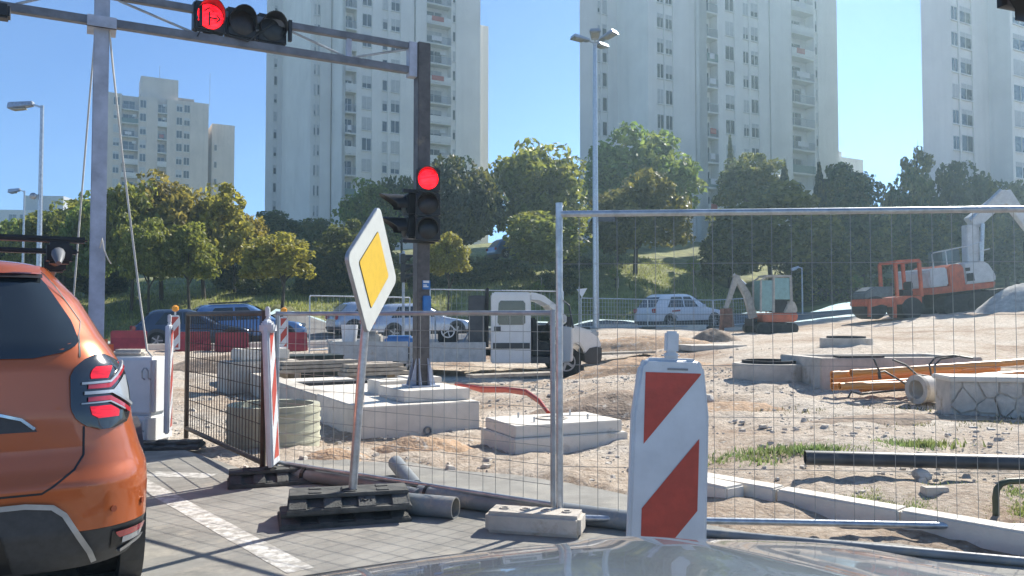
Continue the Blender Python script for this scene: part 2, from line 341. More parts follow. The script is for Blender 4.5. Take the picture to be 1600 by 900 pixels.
# ------------------------------------------------------------------ towers
WIN = {}
def win_meshes(wd, ht, style):
    k = (round(wd,2), round(ht,2), style)
    if k in WIN: return WIN[k]
    fr = MB(); t = .07
    fr.bb(-wd/2,-wd/2+t,-.06,.04,0,ht).bb(wd/2-t,wd/2,-.06,.04,0,ht).bb(-wd/2+t,wd/2-t,-.06,.04,0,t).bb(-wd/2+t,wd/2-t,-.06,.04,ht-t,ht)
    if wd > .8: fr.bb(-.035,.035,-.055,.04,t,ht-t)
    fr.bb(-wd/2-.06,wd/2+.06,-.14,-.0,-.1,-.003)
    frm = fr.mesh('window', framem)
    pn = MB().bb(-wd/2+t,wd/2-t,-.02,.03,t,ht-t).mesh('pane', paneb)
    frac = (0,.3,.62,.97)[style]
    sh = None
    if frac:
        s_ = MB(); hh = (ht-2*t)*frac; s_.bb(-wd/2+t,wd/2-t,-.05,-.022,ht-t-hh,ht-t)
        sh = s_.mesh('shutter', shutm)
    WIN[k] = (frm, pn, sh); return WIN[k]
def railing_mesh(wd, style):
    k = ('rail', round(wd,2), style)
    if k in WIN: return WIN[k]
    m = MB(); h = 1.0
    if style == 0:
        m.bb(-wd/2,wd/2,-.05,0,h-.06,h).bb(-wd/2,wd/2,-.05,0,.04,.09)
        n = max(4, int(wd/.16))
        for i in range(n+1): x = -wd/2+.02+(wd-.04)*i/n; m.bb(x-.015,x+.015,-.04,-.01,.09,h-.06)
        mt = galvd
    else: m.bb(-wd/2,wd/2,-.06,0,.05,h); mt = (framem, mat('green_railing', (.10,.17,.16), .6), framem)[style-1]
    WIN[k] = m.mesh('railing', mt); return WIN[k]
def tower(name, label, px0, d0, segs, z0, z1, fh, zvis, wmat, back=13., seed=1, gstain=None, ang=A):
    rnd = random.Random(seed)
    t = (px0-800)/F_PX; base = Vector((t*d0, d0, 0))
    T = thing(name, label, 'building', (base.x, base.y, z0), ang)
    u = Vector((math.cos(ang), math.sin(ang))); v = Vector((math.sin(ang), -math.cos(ang)))
    p = Vector((base.x, base.y)); x = 0.; y = 0.; pts = [(0., 0.)]; cols = []
    for kind, px, feat in segs:
        d = u if kind == 'u' else v; tt = (px-800)/F_PX
        Lh = (tt*p.y-p.x)/(d.x-tt*d.y); p = p+d*Lh
        if kind == 'v': y -= Lh; pts.append((x, y)); continue
        dep = {'win':.16,'slit':.14,'balc':1.35,'gap':.5,None:0}[feat]
        if dep: pts += [(x, y), (x, y+dep), (x+Lh, y+dep), (x+Lh, y)]; cols.append((feat, x+Lh/2, Lh, y+dep, y))
        else: pts.append((x+Lh, y))
        x += Lh
    clean = [pts[0]]
    for q in pts[1:]:
        if (Vector(q)-Vector(clean[-1])).length > 1e-3: clean.append(q)
    r0 = Vector((t, 1)).normalized(); r0 = (r0.dot(u)/-r0.dot(v))*1.03
    poly = clean+[(x, back), (min(r0*back, x*.9), back)]
    MB().prism(poly, z1-z0).build('wall', wmat, T)
    nf = int((z1-z0)/fh)
    for feat, cx, wd, yb, yf in cols:
        for k in range(1, nf):
            z = k*fh
            if z+z0 > zvis[1] or z+z0 < zvis[0]: continue
            if feat in ('win','slit'):
                st = rnd.choice((0,0,1,1,2,3,3)); ht = 1.75 if feat == 'win' else 1.5
                wms = win_meshes(wd-.06, ht, st)
                wo = obj('window', wms[0], T, (cx, yb-.045, z+.72)); obj('pane', wms[1], wo)
                if wms[2]: obj('shutter', wms[2], wo)
            elif feat == 'balc':
                b = obj('balcony', MB().bb(-wd/2+.003,wd/2-.003,yf-yb-.10,-.003,-.12,.06).mesh('balcony', framem), T, (cx, yb, z))
                rs = rnd.choice((0,0,0,0,1,2,3)); obj('railing', railing_mesh(wd-.02, rs), b, (0, yf-yb-.02, .06))
                dw = min(wd*.82, 2.4); wms = win_meshes(dw, 2.05, rnd.choice((0,0,0,0,1)))
                wo = obj('balcony_door', wms[0], b, (-wd*.06, -.045, .14)); obj('pane', wms[1], wo)
                if wms[2]: obj('shutter', wms[2], wo)
                r_ = rnd.random()
                if r_ < .35: obj('laundry', MB().bb(-wd*.3, wd*rnd.uniform(0,.3), -.03, 0, .35, 1.02).mesh('laundry', rnd.choice((cloth1,cloth1,cloth2))), b, (0, yf-yb-.09, .06))
                elif r_ < .6: obj('air_conditioner', MB().bb(-.4,.4,-.3,-.004,0,.55).mesh('air_conditioner', whitep), b, (wd*.28 if wd>1.6 else 0, 0, 1.75))
    return T, x
tower('apartment_tower','tall pale apartment tower behind the traffic light pole',412,124,
  [('u',424,None),('u',430,'slit'),('u',437,None),('v',482,None),('u',487,None),('u',491,'slit'),('u',492.5,None),('u',497,'slit'),('u',514,None),('u',516,'gap'),('v',537,None),('u',554.5,'balc'),('u',563,None),('u',579,'win'),('u',595,None),('u',604,'slit'),('u',608.5,None),('u',623.5,'win'),('u',645,None),('u',648,'gap'),('u',665,None),('u',704,'balc'),('u',706,None),('u',711.5,'slit'),('u',750,None)],
  6, 62, 2.82, (9,50), towerm, seed=3)
tw1 = bpy.data.objects['apartment_tower']
MB().bb(0,1.6,0,9,0,1).build('side_wing', towerm, tw1)
sw = bpy.data.objects['side_wing']; q = P(750,37,117.5)
loc = Matrix.Rotation(-A,4,'Z') @ (Vector((q.x,q.y,0))-Vector((tw1.location.x,tw1.location.y,0)))
sw.location = (loc.x+.02, loc.y+.4, 0); sw.scale = (1,1,q.z-6)
tower('apartment_tower','tall pale apartment tower behind the central street lamp mast',907,94,
  [('u',935,None),('u',940,'slit'),('u',942.5,None),('u',951,'win'),('u',966,None),('v',1015,None),('u',1029,None),('u',1040.5,'win'),('u',1042.5,None),('u',1054.5,'win'),('u',1089,None),('u',1091,'gap'),('v',1108,None),('u',1125,'balc'),('u',1137,None),('u',1152,'win'),('u',1165,None),('u',1174.5,'slit'),('u',1177.5,None),('u',1190,'win'),('u',1206,None),('u',1208.5,'gap'),('u',1242,None),('u',1277,'balc'),('u',1279,None),('u',1283,'slit'),('u',1314,None)],
  7.5, 58, 2.98, (8.5,46), towerm, seed=5)
tower('apartment_tower','pale apartment tower cut off by the right edge of the photo',1447,80,
  [('u',1494.5,None),('u',1506,'slit'),('u',1508.5,None),('u',1527.5,'win'),('u',1552,None),('v',1588,None),('u',1592,None),('u',1615,'win'),('u',1640,None),('u',1665,'balc'),('u',1710,None)],
  7, 55, 2.74, (8.5,42), towerm, seed=8)
lb, _ = tower('apartment_block','older beige apartment block with roof hut, behind the autumn trees on the left',150,172,
  [('u',171.5,None),('u',182,'win'),('u',185,None),('u',211.5,'balc'),('u',213.5,None),('u',224,'win'),('u',242,None),('u',256.5,'balc'),('u',271,None),('u',281,'win'),('u',283,None),('u',293,'win'),('u',322,None)],
  14, P(240,150,176).z, 3.0, (16,48), tower2, seed=11)
def onblock(px, py, d): q = P(px,py,d); l = Matrix.Rotation(-A,4,'Z') @ (Vector((q.x,q.y,0))-Vector((lb.location.x,lb.location.y,0))); return l.x, l.y, q.z-14
x0,_,zt = onblock(219,124,180); x1,_,_ = onblock(274,124,187); zr = P(240,150,176).z-14
MB().bb(x0,x1,1.5,8,zr-.01,zt).build('roof_hut', tower2, lb)
x2,_,z2 = onblock(297,160,190); MB().bb(x1+.02,x2,2,7,zr-.4,zr+1.1).build('roof_hut', brownc, lb)
x3,_,z3 = onblock(323,205,193); x4,_,_ = onblock(354,205,198); MB().bb(_ and x3,x4,2.2,11,0,z3).build('side_wing', tower2, lb)
for k, zz in enumerate((6,10,14,18,22,26)):
    wms = win_meshes(.7,1.5,k%3); o = obj('window', wms[0], lb, (x3+.8, 2.16, zz)); obj('pane', wms[1], o)
for (ax, ay, ah) in ((x0+4,4,5.5),(x2+3.5,3,5.0)):
    MB().tube([(ax,ay,zr),(ax,ay,zr+ah+3)],.05,5).build('antenna', galvd, lb)
# low white block right of the central tower
q = P(1306,236,125)
hb = thing('low_apartment_block','low white flat-roofed block showing right of the central tower','building',(q.x,q.y,6),A)
MB().bb(0,6.4,0,9,0,q.z-6-.8).build('wall', towerm, hb); MB().bb(0,2.6,1,7,q.z-6-.8,q.z-6+.35).build('roof_hut', towerm, hb)
MB().bb(6.42,8.6,1.5,9,0,q.z-6-4.6).build('side_wing', towerm, hb)
for k in range(3):
    wms = win_meshes(1.5,1.6,(0,2,1)[k]); o = obj('window', wms[0], hb, (2.0,-.045,q.z-6-3.6-k*3)); obj('pane', wms[1], o)
    o = obj('balcony', MB().bb(-1.1,1.1,-.9,-.003,-.2,.9).mesh('balcony', framem), hb, (2.0,0,q.z-6-4.6-k*3))
MB().tube([(4.2,3,q.z-7),(4.2,3,q.z-6+4.2)],.04,5).bar((3.4,3,q.z-6+2.5),(5.1,3,q.z-6+2.9),.05).build('antenna', galvd, hb)
# distant flat roofed building, far left
q = P(-20,330,230)
fb = thing('distant_building','distant pale flat-roofed building beyond the left street lamps','building',(q.x,q.y,8),.1)
hz = q.z-8; MB().bb(0,22,0,12,0,hz+.5).build('wall', framem, fb); MB().bb(9,20,2,9,hz+.5,hz+5.0).build('roof_hut', shutm, fb)
for k in range(4): wms = win_meshes(2.2,1.8,0); o = obj('window', wms[0], fb, (7+k*3,-.05,hz-2.6)); obj('pane', wms[1], o)
# ------------------------------------------------------------------ trees
def crown_mesh(name, nclump, nleaf, leaf, seed, kind='round'):
    r = np.random.default_rng(seed); V = []
    cs = []
    while len(cs) < nclump:
        p = r.uniform(-1,1,3); q = np.linalg.norm(p)
        if q > 1 or q < .35 and r.random() < .7: continue
        a = math.atan2(p[1], p[0]); lob = .80+.20*math.sin(3*a+seed)*math.cos(2.3*p[2]+seed*1.7)+.10*math.sin(7*a+seed*2)
        if kind == 'round' and p[2] < -.55: continue
        if kind == 'cypress': p = np.array([p[0]*(1-max(p[2],-.3))*.75+0, p[1]*(1-max(p[2],-.3))*.75, p[2]])
        cs.append(p*(lob if kind != 'cypress' else 1))
    for c in cs:
        rad = r.uniform(.15,.30) if kind != 'cypress' else .16
        n = int(nleaf*r.uniform(.6,1.4)); d = r.normal(size=(n,3)); d /= np.linalg.norm(d,axis=1)[:,None]
        pos = c+d*(rad*r.uniform(.45,1,(n,1))**.5)*np.array([1,1,.72])
        nrm = d*.6+r.normal(size=(n,3))*.7+np.array([0,0,.35]); nrm /= np.linalg.norm(nrm,axis=1)[:,None]
        t = np.cross(nrm, r.normal(size=(n,3))); t /= np.linalg.norm(t,axis=1)[:,None]; b = np.cross(nrm,t)
        s = leaf*r.uniform(.6,1.35,(n,1))
        V.append(np.stack([pos-t*s, pos-b*s*.55+nrm*s*.15, pos+t*s, pos+b*s*.55+nrm*s*.15],1).reshape(-1,3))
    V = np.concatenate(V); nq = len(V)//4
    me = bpy.data.meshes.new(name); me.from_pydata(V.tolist(), [], np.arange(nq*4).reshape(nq,4).tolist()); me.materials.append(LEAF)
    return me
CROWN = {'round':[crown_mesh('crown',115,75,.062,s) for s in (1,2,3,4)], 'dense':[crown_mesh('crown',150,75,.058,s) for s in (11,12,13)],
         'sparse':[crown_mesh('crown',34,48,.085,s) for s in (21,22)], 'cypress':[crown_mesh('crown',110,60,.06,31,'cypress')]}
def trunk_mesh(seed, sway):
    r = random.Random(seed); m = MB()
    top = (r.uniform(-.05,.05), r.uniform(-.05,.05), 1)
    m.tube([(0,0,-.25),(0,0,.02),(sway*.3,.01,.4),(sway*.6,0,.75),(top[0]+sway,top[1],1)],[.062,.05,.042,.036,.026],7)
    for k in range(5):
        a = r.uniform(0,6.28); h = r.uniform(.62,.95)
        m.tube([(sway*h*.8,0,h),(sway*h+.22*math.cos(a),.22*math.sin(a),h+.2),(sway*h+.5*math.cos(a),.5*math.sin(a),h+.6)],[.024,.018,.006],5)
    return m.mesh('trunk', bark, smooth=60)
TR = [trunk_mesh(s, w_) for s, w_ in ((1,.05),(2,-.08),(3,.1),(4,0))]
OL, YG, GR, DK, BR = (.145,.165,.030), (.23,.21,.032), (.115,.175,.038), (.045,.080,.028), (.17,.14,.034)
def tree(label, cx, hw, top, bot, d, col, kind='round', base=None, lean=0, group='trees on the grass bank', name='broadleaf_tree', cat='tree', bx=None):
    bx = cx if bx is None else bx
    g = gnd(bx, d)
    if base: g.z = min(g.z, P(bx, base, d).z)
    t = thing(name, label, cat, g, 0, group)
    c = P(cx, (top+bot)/2, d); hz = (bot-top)/2/F_PX*d; rx = hw/F_PX*d
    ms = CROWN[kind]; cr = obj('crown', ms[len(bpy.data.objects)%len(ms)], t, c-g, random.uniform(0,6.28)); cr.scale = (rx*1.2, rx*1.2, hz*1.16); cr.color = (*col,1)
    if kind == 'cypress': cr.scale = (rx, rx, hz*1.05)
    hgt = max(.8, (c.z-g.z)-hz*.35); tr = obj('trunk', random.choice(TR), t, (0,0,0), random.uniform(0,6.28)); k = max(.9, min(rx*1.15, 4.2)); tr.scale = (k, k, hgt)
    return t
L_ = tree
L_('olive autumn tree nearest the grey gantry pole, on the left bank',205,52,290,445,39,OL)
L_('large brownish autumn tree with twin trunks behind the yellow beacon lamp',258,68,283,448,41,BR,bx=252)
L_('yellow-green autumn tree right of the twin-trunk tree',325,60,296,446,42,YG,bx=318)
L_('small brown-leaved tree low between the gantry pole and the twin-trunk tree',228,38,345,455,37,OL,bx=233)
L_('olive tree with a slim leaning trunk behind the blue car roof',292,46,350,452,38,OL,bx=296)
L_('bright yellow-leaved tree just left of the round light green tree',372,42,330,430,45,(.19,.15,.025),bx=366)
L_('small round light green tree standing alone right of the yellow one',432,52,366,450,36,YG,bx=440)
L_('dark leafy tree beside the left street lamp',95,62,318,455,44,OL,bx=100)
L_('low green tree at the far left edge, behind the roof bars',20,52,345,460,48,GR,bx=15)
L_('dark leafy tree hidden behind the left gantry pole',145,42,312,455,42,GR,bx=150)
L_('dark round tree in front of the left foot of the first tower',436,48,333,405,62,DK,'dense')
L_('dark green tree left of the priority sign',505,44,345,440,56,DK,'dense')
L_('tall light green feathery tree just left of the sign top',578,44,284,400,56,GR)
L_('dark tree top right behind the sign and side signals',628,40,278,400,60,DK,'dense')
L_('olive bush-like tree directly behind the priority sign',560,62,352,452,47,(.075,.09,.022))
L_('small light olive tree low right of the signal pole',700,32,368,440,40,YG)
L_('very dark evergreen tree right of the lit red signal',722,58,248,415,52,(.018,.032,.017),'dense')
L_('tall rounded olive tree with sky behind it, left of the lamp mast',838,76,230,400,57,OL,bx=835)
L_('largest rounded green tree, behind the lamp mast',985,82,208,375,66,GR,'dense',bx=975)
L_('olive tree with reddish top on the sunlit slope right of the mast',1002,72,278,412,53,(.095,.092,.026),bx=993)
L_('low olive tree between the tall fence post and the dark evergreen',858,62,332,425,48,OL,bx=875)
L_('small tree with dark trunk on the slope just right of the mast',955,36,330,405,58,GR,bx=965)
L_('pale green round tree at the foot of the second tower behind the tallest cypress',1168,46,244,335,70,(.085,.105,.035))
L_('wide yellow-green tree above the mini excavator',1208,90,298,440,58,(.105,.112,.030),bx=1205)
L_('dark tree right of the third cypress',1322,42,258,350,70,DK,'dense')
L_('broad dark green tree behind the orange roll bar machine',1350,58,322,455,64,(.055,.075,.024),'dense')
L_('dark green tree left of the gap beside the right tower',1418,44,275,445,67,DK,'dense')
L_('slim yellowish tree with sky behind it, left of the right tower',1434,24,232,320,76,(.13,.12,.03),'sparse')
L_('grey-green round tree in front of the right tower',1508,50,257,440,68,(.05,.066,.034),'dense')
L_('dark tree at the right edge behind the excavator boom',1592,52,288,440,72,(.055,.07,.03),'dense')
L_('low dark bush-like tree behind the excavator railings',1455,52,350,455,65,(.045,.062,.022),'dense')
L_('low dark tree between the mini excavator and the roll bar machine',1275,60,345,458,60,(.05,.066,.022),'dense')
L_('dark bushy tree behind the mini excavator boom',1140,46,350,450,57,(.06,.078,.024),'dense')
L_('low dark tree right of the excavator boom at the right edge',1575,66,360,452,70,(.05,.06,.028),'dense')
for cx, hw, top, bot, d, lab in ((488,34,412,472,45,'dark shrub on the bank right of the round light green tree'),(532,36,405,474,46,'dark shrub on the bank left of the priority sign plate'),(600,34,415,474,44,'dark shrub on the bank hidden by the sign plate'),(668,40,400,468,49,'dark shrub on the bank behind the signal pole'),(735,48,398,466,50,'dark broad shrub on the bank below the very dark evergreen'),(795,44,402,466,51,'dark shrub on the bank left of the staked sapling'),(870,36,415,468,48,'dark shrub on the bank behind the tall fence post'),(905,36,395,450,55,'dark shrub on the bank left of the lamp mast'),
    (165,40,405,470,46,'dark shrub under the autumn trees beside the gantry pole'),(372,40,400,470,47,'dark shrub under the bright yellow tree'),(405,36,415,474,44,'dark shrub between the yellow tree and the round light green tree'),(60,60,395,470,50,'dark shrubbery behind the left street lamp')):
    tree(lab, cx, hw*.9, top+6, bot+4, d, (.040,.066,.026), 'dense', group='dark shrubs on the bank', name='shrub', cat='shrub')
for i, (cx, hw, top, bot, lab) in enumerate(((1141,13,214,345,'tallest slim cypress in front of the second tower'),(1226,11,250,325,'second slim cypress, between the tallest cypress and the wide balconies'),(1281,13,255,335,'short dark cypress right of the wide balcony column'))):
    tree(lab, cx, hw, top, bot, 74-i*3, (.028,.045,.024), 'cypress', group='cypresses', name='cypress_tree')
for (cx, top, bot, d, lab) in ((841,438,462,46,'staked sapling left of the tall fence post'),(962,418,440,49,'staked sapling right of the lamp mast'),(1083,404,428,49,'staked sapling above the white parked car'),(1338,430,455,56,'pale sapling left of the orange roll bar machine')):
    t = tree(lab, cx, 10, top, bot, d, GR, 'sparse', group='young staked saplings', name='sapling'); t.children[1].scale = (.5,.5,t.children[1].scale[2])
    MB().tube([(.18,0,-.1),(.18,0,1.1)],.03,5).build('stake', woodm, t)
# trimmed hedge behind the machines
def leafbox(name, m_, L, Wd, Hh, n, leaf, seed, parent=None):
    r = np.random.default_rng(seed); p = r.uniform(-1,1,(n,3)); k = r.integers(0,3,n)
    for i in range(n):
        if r.random() < .75: p[i, k[i]] = np.sign(p[i, k[i]])*r.uniform(.86,1.03)
    p[:,2] = np.abs(p[:,2])*1.0
    p *= np.array([L/2,Wd/2,Hh]); d = r.normal(size=(n,3)); d /= np.linalg.norm(d,axis=1)[:,None]
    t = np.cross(d, r.normal(size=(n,3))); t /= np.linalg.norm(t,axis=1)[:,None]; b = np.cross(d,t); s = leaf*r.uniform(.6,1.3,(n,1))
    V = np.stack([p-t*s,p-b*s*.6,p+t*s,p+b*s*.6],1).reshape(-1,3)
    me = bpy.data.meshes.new(name); me.from_pydata(V.tolist(),[],np.arange(n*4).reshape(n,4).tolist()); me.materials.append(m_); return me
a, b = gnd(1232,54.5), gnd(1530,66)
hd = thing('hedge','long clipped green hedge behind the excavators','hedge',(a+b)/2,math.atan2(b.y-a.y,b.x-a.x))
h_ = obj('foliage', leafbox('foliage', LEAF, (b-a).length, 1.6, 1.7, 14000, .12, 5), hd); h_.color = (.05,.068,.024,1)
h2 = obj('stems', MB().box((0,0,.45),((b-a).length-.3,.8,.9)).mesh('stems', bark), hd)
# grass on the bank and tufts on the site (nobody could count these)
def blades(name, pts, hgt, col, label, spread=.0):
    n = len(pts); pts = np.array(pts); a = rng.uniform(0,6.28,n); s = hgt*rng.uniform(.5,1.3,n)
    dx = np.stack([np.cos(a),np.sin(a),0*a],1)*(s*.16)[:,None]; ln = np.stack([rng.normal(0,.35,n)*s,rng.normal(0,.35,n)*s,s],1)
    V = np.stack([pts-dx,pts+dx,pts+ln],1).reshape(-1,3)
    me = bpy.data.meshes.new(name); me.from_pydata(V.tolist(),[],np.arange(n*3).reshape(n,3).tolist()); me.materials.append(GRASSM)
    o = obj(name, me); o.color = (*col,1); return tag(o, label, 'grass', kind='stuff')
uu = rng.uniform(-32,40,60000); ff = 37.6+rng.exponential(9,60000); xy = np.stack([uu*U.x+ff*Fw.x, uu*U.y+ff*Fw.y],1)
blades('bank_grass', np.column_stack([xy, HV(xy)+.03]), .20, (.17,.19,.05), 'rough green grass covering the bank below the towers')
def tufts(name, spots, n, hgt, col, label):
    ps = []
    for px, py, z, rx, ry in spots:
        c = G(px,py,z); q = rng.normal(size=(n,2)); ps.append(np.column_stack([c.x+q[:,0]*rx, c.y+q[:,1]*ry]))
    ps = np.concatenate(ps); return blades(name, np.column_stack([ps, HV(ps)-.01]), hgt, col, label)
tufts('site_grass', [(1200,703,.14,.28,.10),(1260,703,.14,.2,.08),(1390,695,.15,.25,.08),(1440,697,.15,.18,.07),(1330,702,.15,.3,.06),(1140,712,.14,.25,.1)], 300, .055, (.12,.17,.06), 'green grass tufts beside the black pipe')
tufts('low_weeds', [(1470,765,.16,.22,.10),(1530,755,.16,.2,.1),(1590,775,.16,.15,.1),(1420,750,.16,.25,.1),(1350,755,.16,.3,.08)], 800, .03, (.13,.17,.05), 'low weeds growing on the dirt behind the kerb')
tufts('shaded_weeds', [(1380,645,.14,.9,.25),(1460,660,.14,.5,.25),(1540,668,.14,.5,.2)], 420, .045, (.10,.10,.05), 'dry weeds on the dirt below the stone faced wall')
# rubble
def rubble(name, label, n, smp, size, m_):
    V = []; Fc = []
    base = np.array([(-1,-1,-1),(1,-1,-1),(1,1,-1),(-1,1,-1),(-.7,-.7,.8),(.7,-.7,.8),(.7,.7,.8),(-.7,.7,.8)],float); fc = [(4,5,6,7),(0,1,5,4),(1,2,6,5),(2,3,7,6),(3,0,4,7)]
    for i in range(n):
        x, y = smp(); s = size*random.uniform(.4,1)**2*random.choice((1,1,1,1.7)); q = base*rng.uniform(.5,1.2,(8,3))*s*.72; q[:,2] *= .6; a = random.uniform(0,6.28)
        k = len(V); ca, sa = math.cos(a), math.sin(a)
        V += [(x+p[0]*ca-p[1]*sa, y+p[0]*sa+p[1]*ca, p[2]) for p in q]; Fc += [tuple(j+k for j in f) for f in fc]
    V = np.array(V); V[:,2] += np.repeat(HV(V[::8,:2]),8)+.008
    me = bpy.data.meshes.new(name); me.from_pydata(V.tolist(),[],Fc); me.materials.append(m_); return tag(obj(name, me), label, 'rubble', kind='stuff')
def smp1():
    while True:
        u_ = random.uniform(-2,12); f_ = random.uniform(3,15)**1.0; x, y = UF(u_, f_)
        if y > 5.6 and not inpoly(np.array([[x,y]]), road_poly)[0]: return x, y
rubble('site_rubble','pale limestone rubble scattered over the building site',6500,smp1,.020,stonem)
rubble('broken_stones','larger broken stones strewn among the site rubble',900,smp1,.05,stonem)
def smp2(): x, y = UF(random.uniform(-6,16), random.uniform(14,28.5)); return x, y
rubble('far_rubble','small stones strewn over the far part of the building site',1600,smp2,.045,stonem)
# ================================================================== SIGNAL GANTRY
gb = P(658,495,10.3); gz = .43
gan = thing('signal_gantry','grey steel truss gantry on two square poles over the road','gantry',(gb.x,gb.y,gz),A)
ZL, ZT = P(655,113,10.3).z-gz, P(655,76,10.3).z-gz
LPX = -3.71
m = MB().bb(-.085,.085,-.085,.085,.02,ZT+.06); m.build('pole', poleb, gan, bevel=.008)
m = MB().bb(-.19,.19,-.19,.19,0,.02)
for sx, sy in ((1,0),(-1,0),(0,1),(0,-1)):
    for o_ in (-.06,.06):
        c = [(sx*.087+sy*o_, sy*.087+sx*o_), (sx*.175+sy*o_, sy*.175+sx*o_)]
        n_x, n_y = (sy*.006, sx*.006)
        v = [(c[0][0]-n_x,c[0][1]-n_y,.02),(c[1][0]-n_x,c[1][1]-n_y,.02),(c[0][0]-n_x,c[0][1]-n_y,.36),(c[0][0]+n_x,c[0][1]+n_y,.02),(c[1][0]+n_x,c[1][1]+n_y,.02),(c[0][0]+n_x,c[0][1]+n_y,.36)]
        m.add(v,[(0,1,2),(3,5,4),(0,3,4,1),(1,4,5,2),(2,5,3,0)])
m.build('base_plate', polem, gan)
MB().bb(LPX-.075,LPX+.075,-.075,.075,-gz,ZT+2.2).build('pole', polem, gan, bevel=.01)
MB().bb(LPX-.14,LPX+.14,-.16,.16,ZL-.1,ZL-.06).bb(LPX-.14,LPX+.14,-.15,-.12,ZL-.1,ZL+.02).build('bracket', polem, gan)
MB().bb(LPX+.076,-.2,-.045,.045,ZL-.045,ZL+.045).build('chord', truss, gan, bevel=.006)
MB().bb(-8,LPX-.076,-.045,.045,ZL-.045,ZL+.045).build('chord', truss, gan, bevel=.006)
MB().bb(LPX+.076,-.2,-.04,.04,ZT-.04,ZT+.04).build('chord', truss, gan, bevel=.006)
MB().bb(-8,LPX-.076,-.04,.04,ZT+.16,ZT+.24).build('chord', truss, gan, bevel=.006)
MB().bb(-.2,-.087,-.06,.06,ZL-.09,ZT+.05).build('end_plate', polem, gan, bevel=.006)
for x in (-.98,-2.72): MB().bb(x-.03,x+.03,-.03,.03,ZL+.046,ZT-.041).build('upright', polem, gan)
for a, b in ((-.22,-.93),(-1.75,-1.03),(-1.8,-2.6),(-3.55,-2.8),(-3.6,-4.5),(-5.6,-4.7)):
    hi = ZT-.045 if a > -3.6 else ZT+.15
    MB().tube([(a,0,hi),(b,0,ZL+.05)],.014,6).build('diagonal_brace', galvd, gan)
MB().tube([(-1.9,-.06,ZL+.3),(-2.2,-.07,ZL+.02),(-2.7,-.07,ZL+.1),(-2.75,-.05,ZL-.01)],.009,5).build('cable', black, gan)
q = Vector((.088,-.088,0))
MB().bb(-.02,.088,-.093,-.0865,P(664,452,10.2).z-gz,P(664,438,10.2).z-gz).build('sticker', blues, gan)
MB().bb(-.02,.092,-.12,-.0865,P(664,486,10.2).z-gz,P(664,462,10.2).z-gz).build('blue_box', blues, gan, bevel=.01)
for dz_, x1_ in ((.035,.06),(.055,.04),(.09,.07),(.105,.07)): z_ = P(664,452,10.2).z-gz+dz_; MB().bb(-.01,x1_,-.0955,-.0935,z_-.006,z_+.006).build('sticker_print', whitep, gan)
MB().tube([(LPX+.02,-.08,1.62),(LPX+.04,-.125,1.72),(LPX+.06,-.115,1.60),(LPX+.10,-.11,1.50),(LPX+.13,-.05,1.46)],.007,5).build('tied_cord', ropem, gan)
def visor(r, ln, n=14):
    m = MB(); a0, a1 = R(-25), R(205); rows = []
    for rr in (r, r-.008):
        rows.append([[(rr*math.cos(a0+(a1-a0)*k/n), -ln*j*(.35+.65*math.sin(max(0.,(a0+(a1-a0)*k/n))) if 0 < (a0+(a1-a0)*k/n) < math.pi else .35), rr*math.sin(a0+(a1-a0)*k/n)) for k in range(n+1)] for j in (0,.5,1)])
    m.grid(rows[0]); m.grid(rows[1]); m.grid([rows[0][2], rows[1][2]]); return m
def disc(r, y, n=24, dome=.02):
    m = MB(); rows = []
    for j in range(4): t = j/3; rows.append([(r*t*math.cos(k*2*math.pi/n), y-dome*(1-t*t), r*t*math.sin(k*2*math.pi/n)) for k in range(n+1)])
    m.grid(rows); return m
def signal(label, loc, rz, cell=.31, horiz=False, lit=None, arrow=False, group='traffic signal heads', n=3, name='traffic_signal', vis=.22, sc=1.):
    t = thing(name, label, 'traffic light', loc, rz, group); t.scale = (sc,)*3
    for k in range(n):
        off = (k-(n-1)/2)*cell; c = (off,0,0) if horiz else (0,0,-off)
        h = MB().box((0,.08,0),(cell-.012,.16,cell-.012)).build('housing', black, t, bevel=.02); h.location = c
        lm = redlit if lit == k else (lensa if k == 1 else lensd)
        ln = disc(cell*.40,-.012).build('lens', lm, h, smooth=40)
        visor(cell*.44,vis).build('visor', black, h, smooth=40)
        if arrow and lit == k:
            ar = MB(); y = -.036; s = cell*.40
            def pl(pp): ar.prism([(a*s,b*s) for a,b in pp], .004, Matrix.Translation((0,y,0)) @ Matrix.Rotation(R(90),4,'X'))
            pl([(-.16,-.8),(-.02,-.8),(-.02,.35),(-.16,.35)]); pl([(-.12,.72),(-.5,.38),(-.42,.28),(-.1,.56),(.22,.28),(.30,.38)])
            pl([(-.02,-.22),(.55,-.22),(.55,-.08),(-.02,-.08)]); pl([(.82,-.15),(.5,.2),(.4,.12),(.62,-.15),(.4,-.42),(.5,-.5)])
            ar.build('arrow', black, h)
    return t
def gl(x, y, z): return Vector(gan.location)+rot((x,y,z), A)
p = P(378,36,9.18); signal('horizontal overhead signal with lit red arrow lens hanging on the truss', (p.x,p.y,p.z), A+R(4), .355, True, 0, True, vis=.2)
for x in (-2.72,-1.72): MB().bb(x-.02,x+.02,-.1,-.045,ZL+.1,ZL+.35).build('signal_bracket', black, gan)
p = P(669,319,10.08); signal('upright signal with lit red lens on the right gantry pole', (p.x,p.y,p.z), A-R(24), .315, False, 0, vis=.17)
p = P(632,338,10.35); signal('unlit side signal with long dark visors pointing left from the pole', (p.x,p.y,p.z), A-R(96), .30, False, None, n=2, vis=.34)
for z in (P(655,300,10.2).z-gz, P(655,378,10.2).z-gz): MB().bb(-.3,.13,-.13,-.087,z-.02,z+.02).build('signal_bracket', black, gan)
p = P(4,20,7.6); signal('dark signal lamp unit hanging at the far left end of the truss', (p.x,p.y,p.z-.02), A+R(180), .15, True, None, n=1, vis=.1)
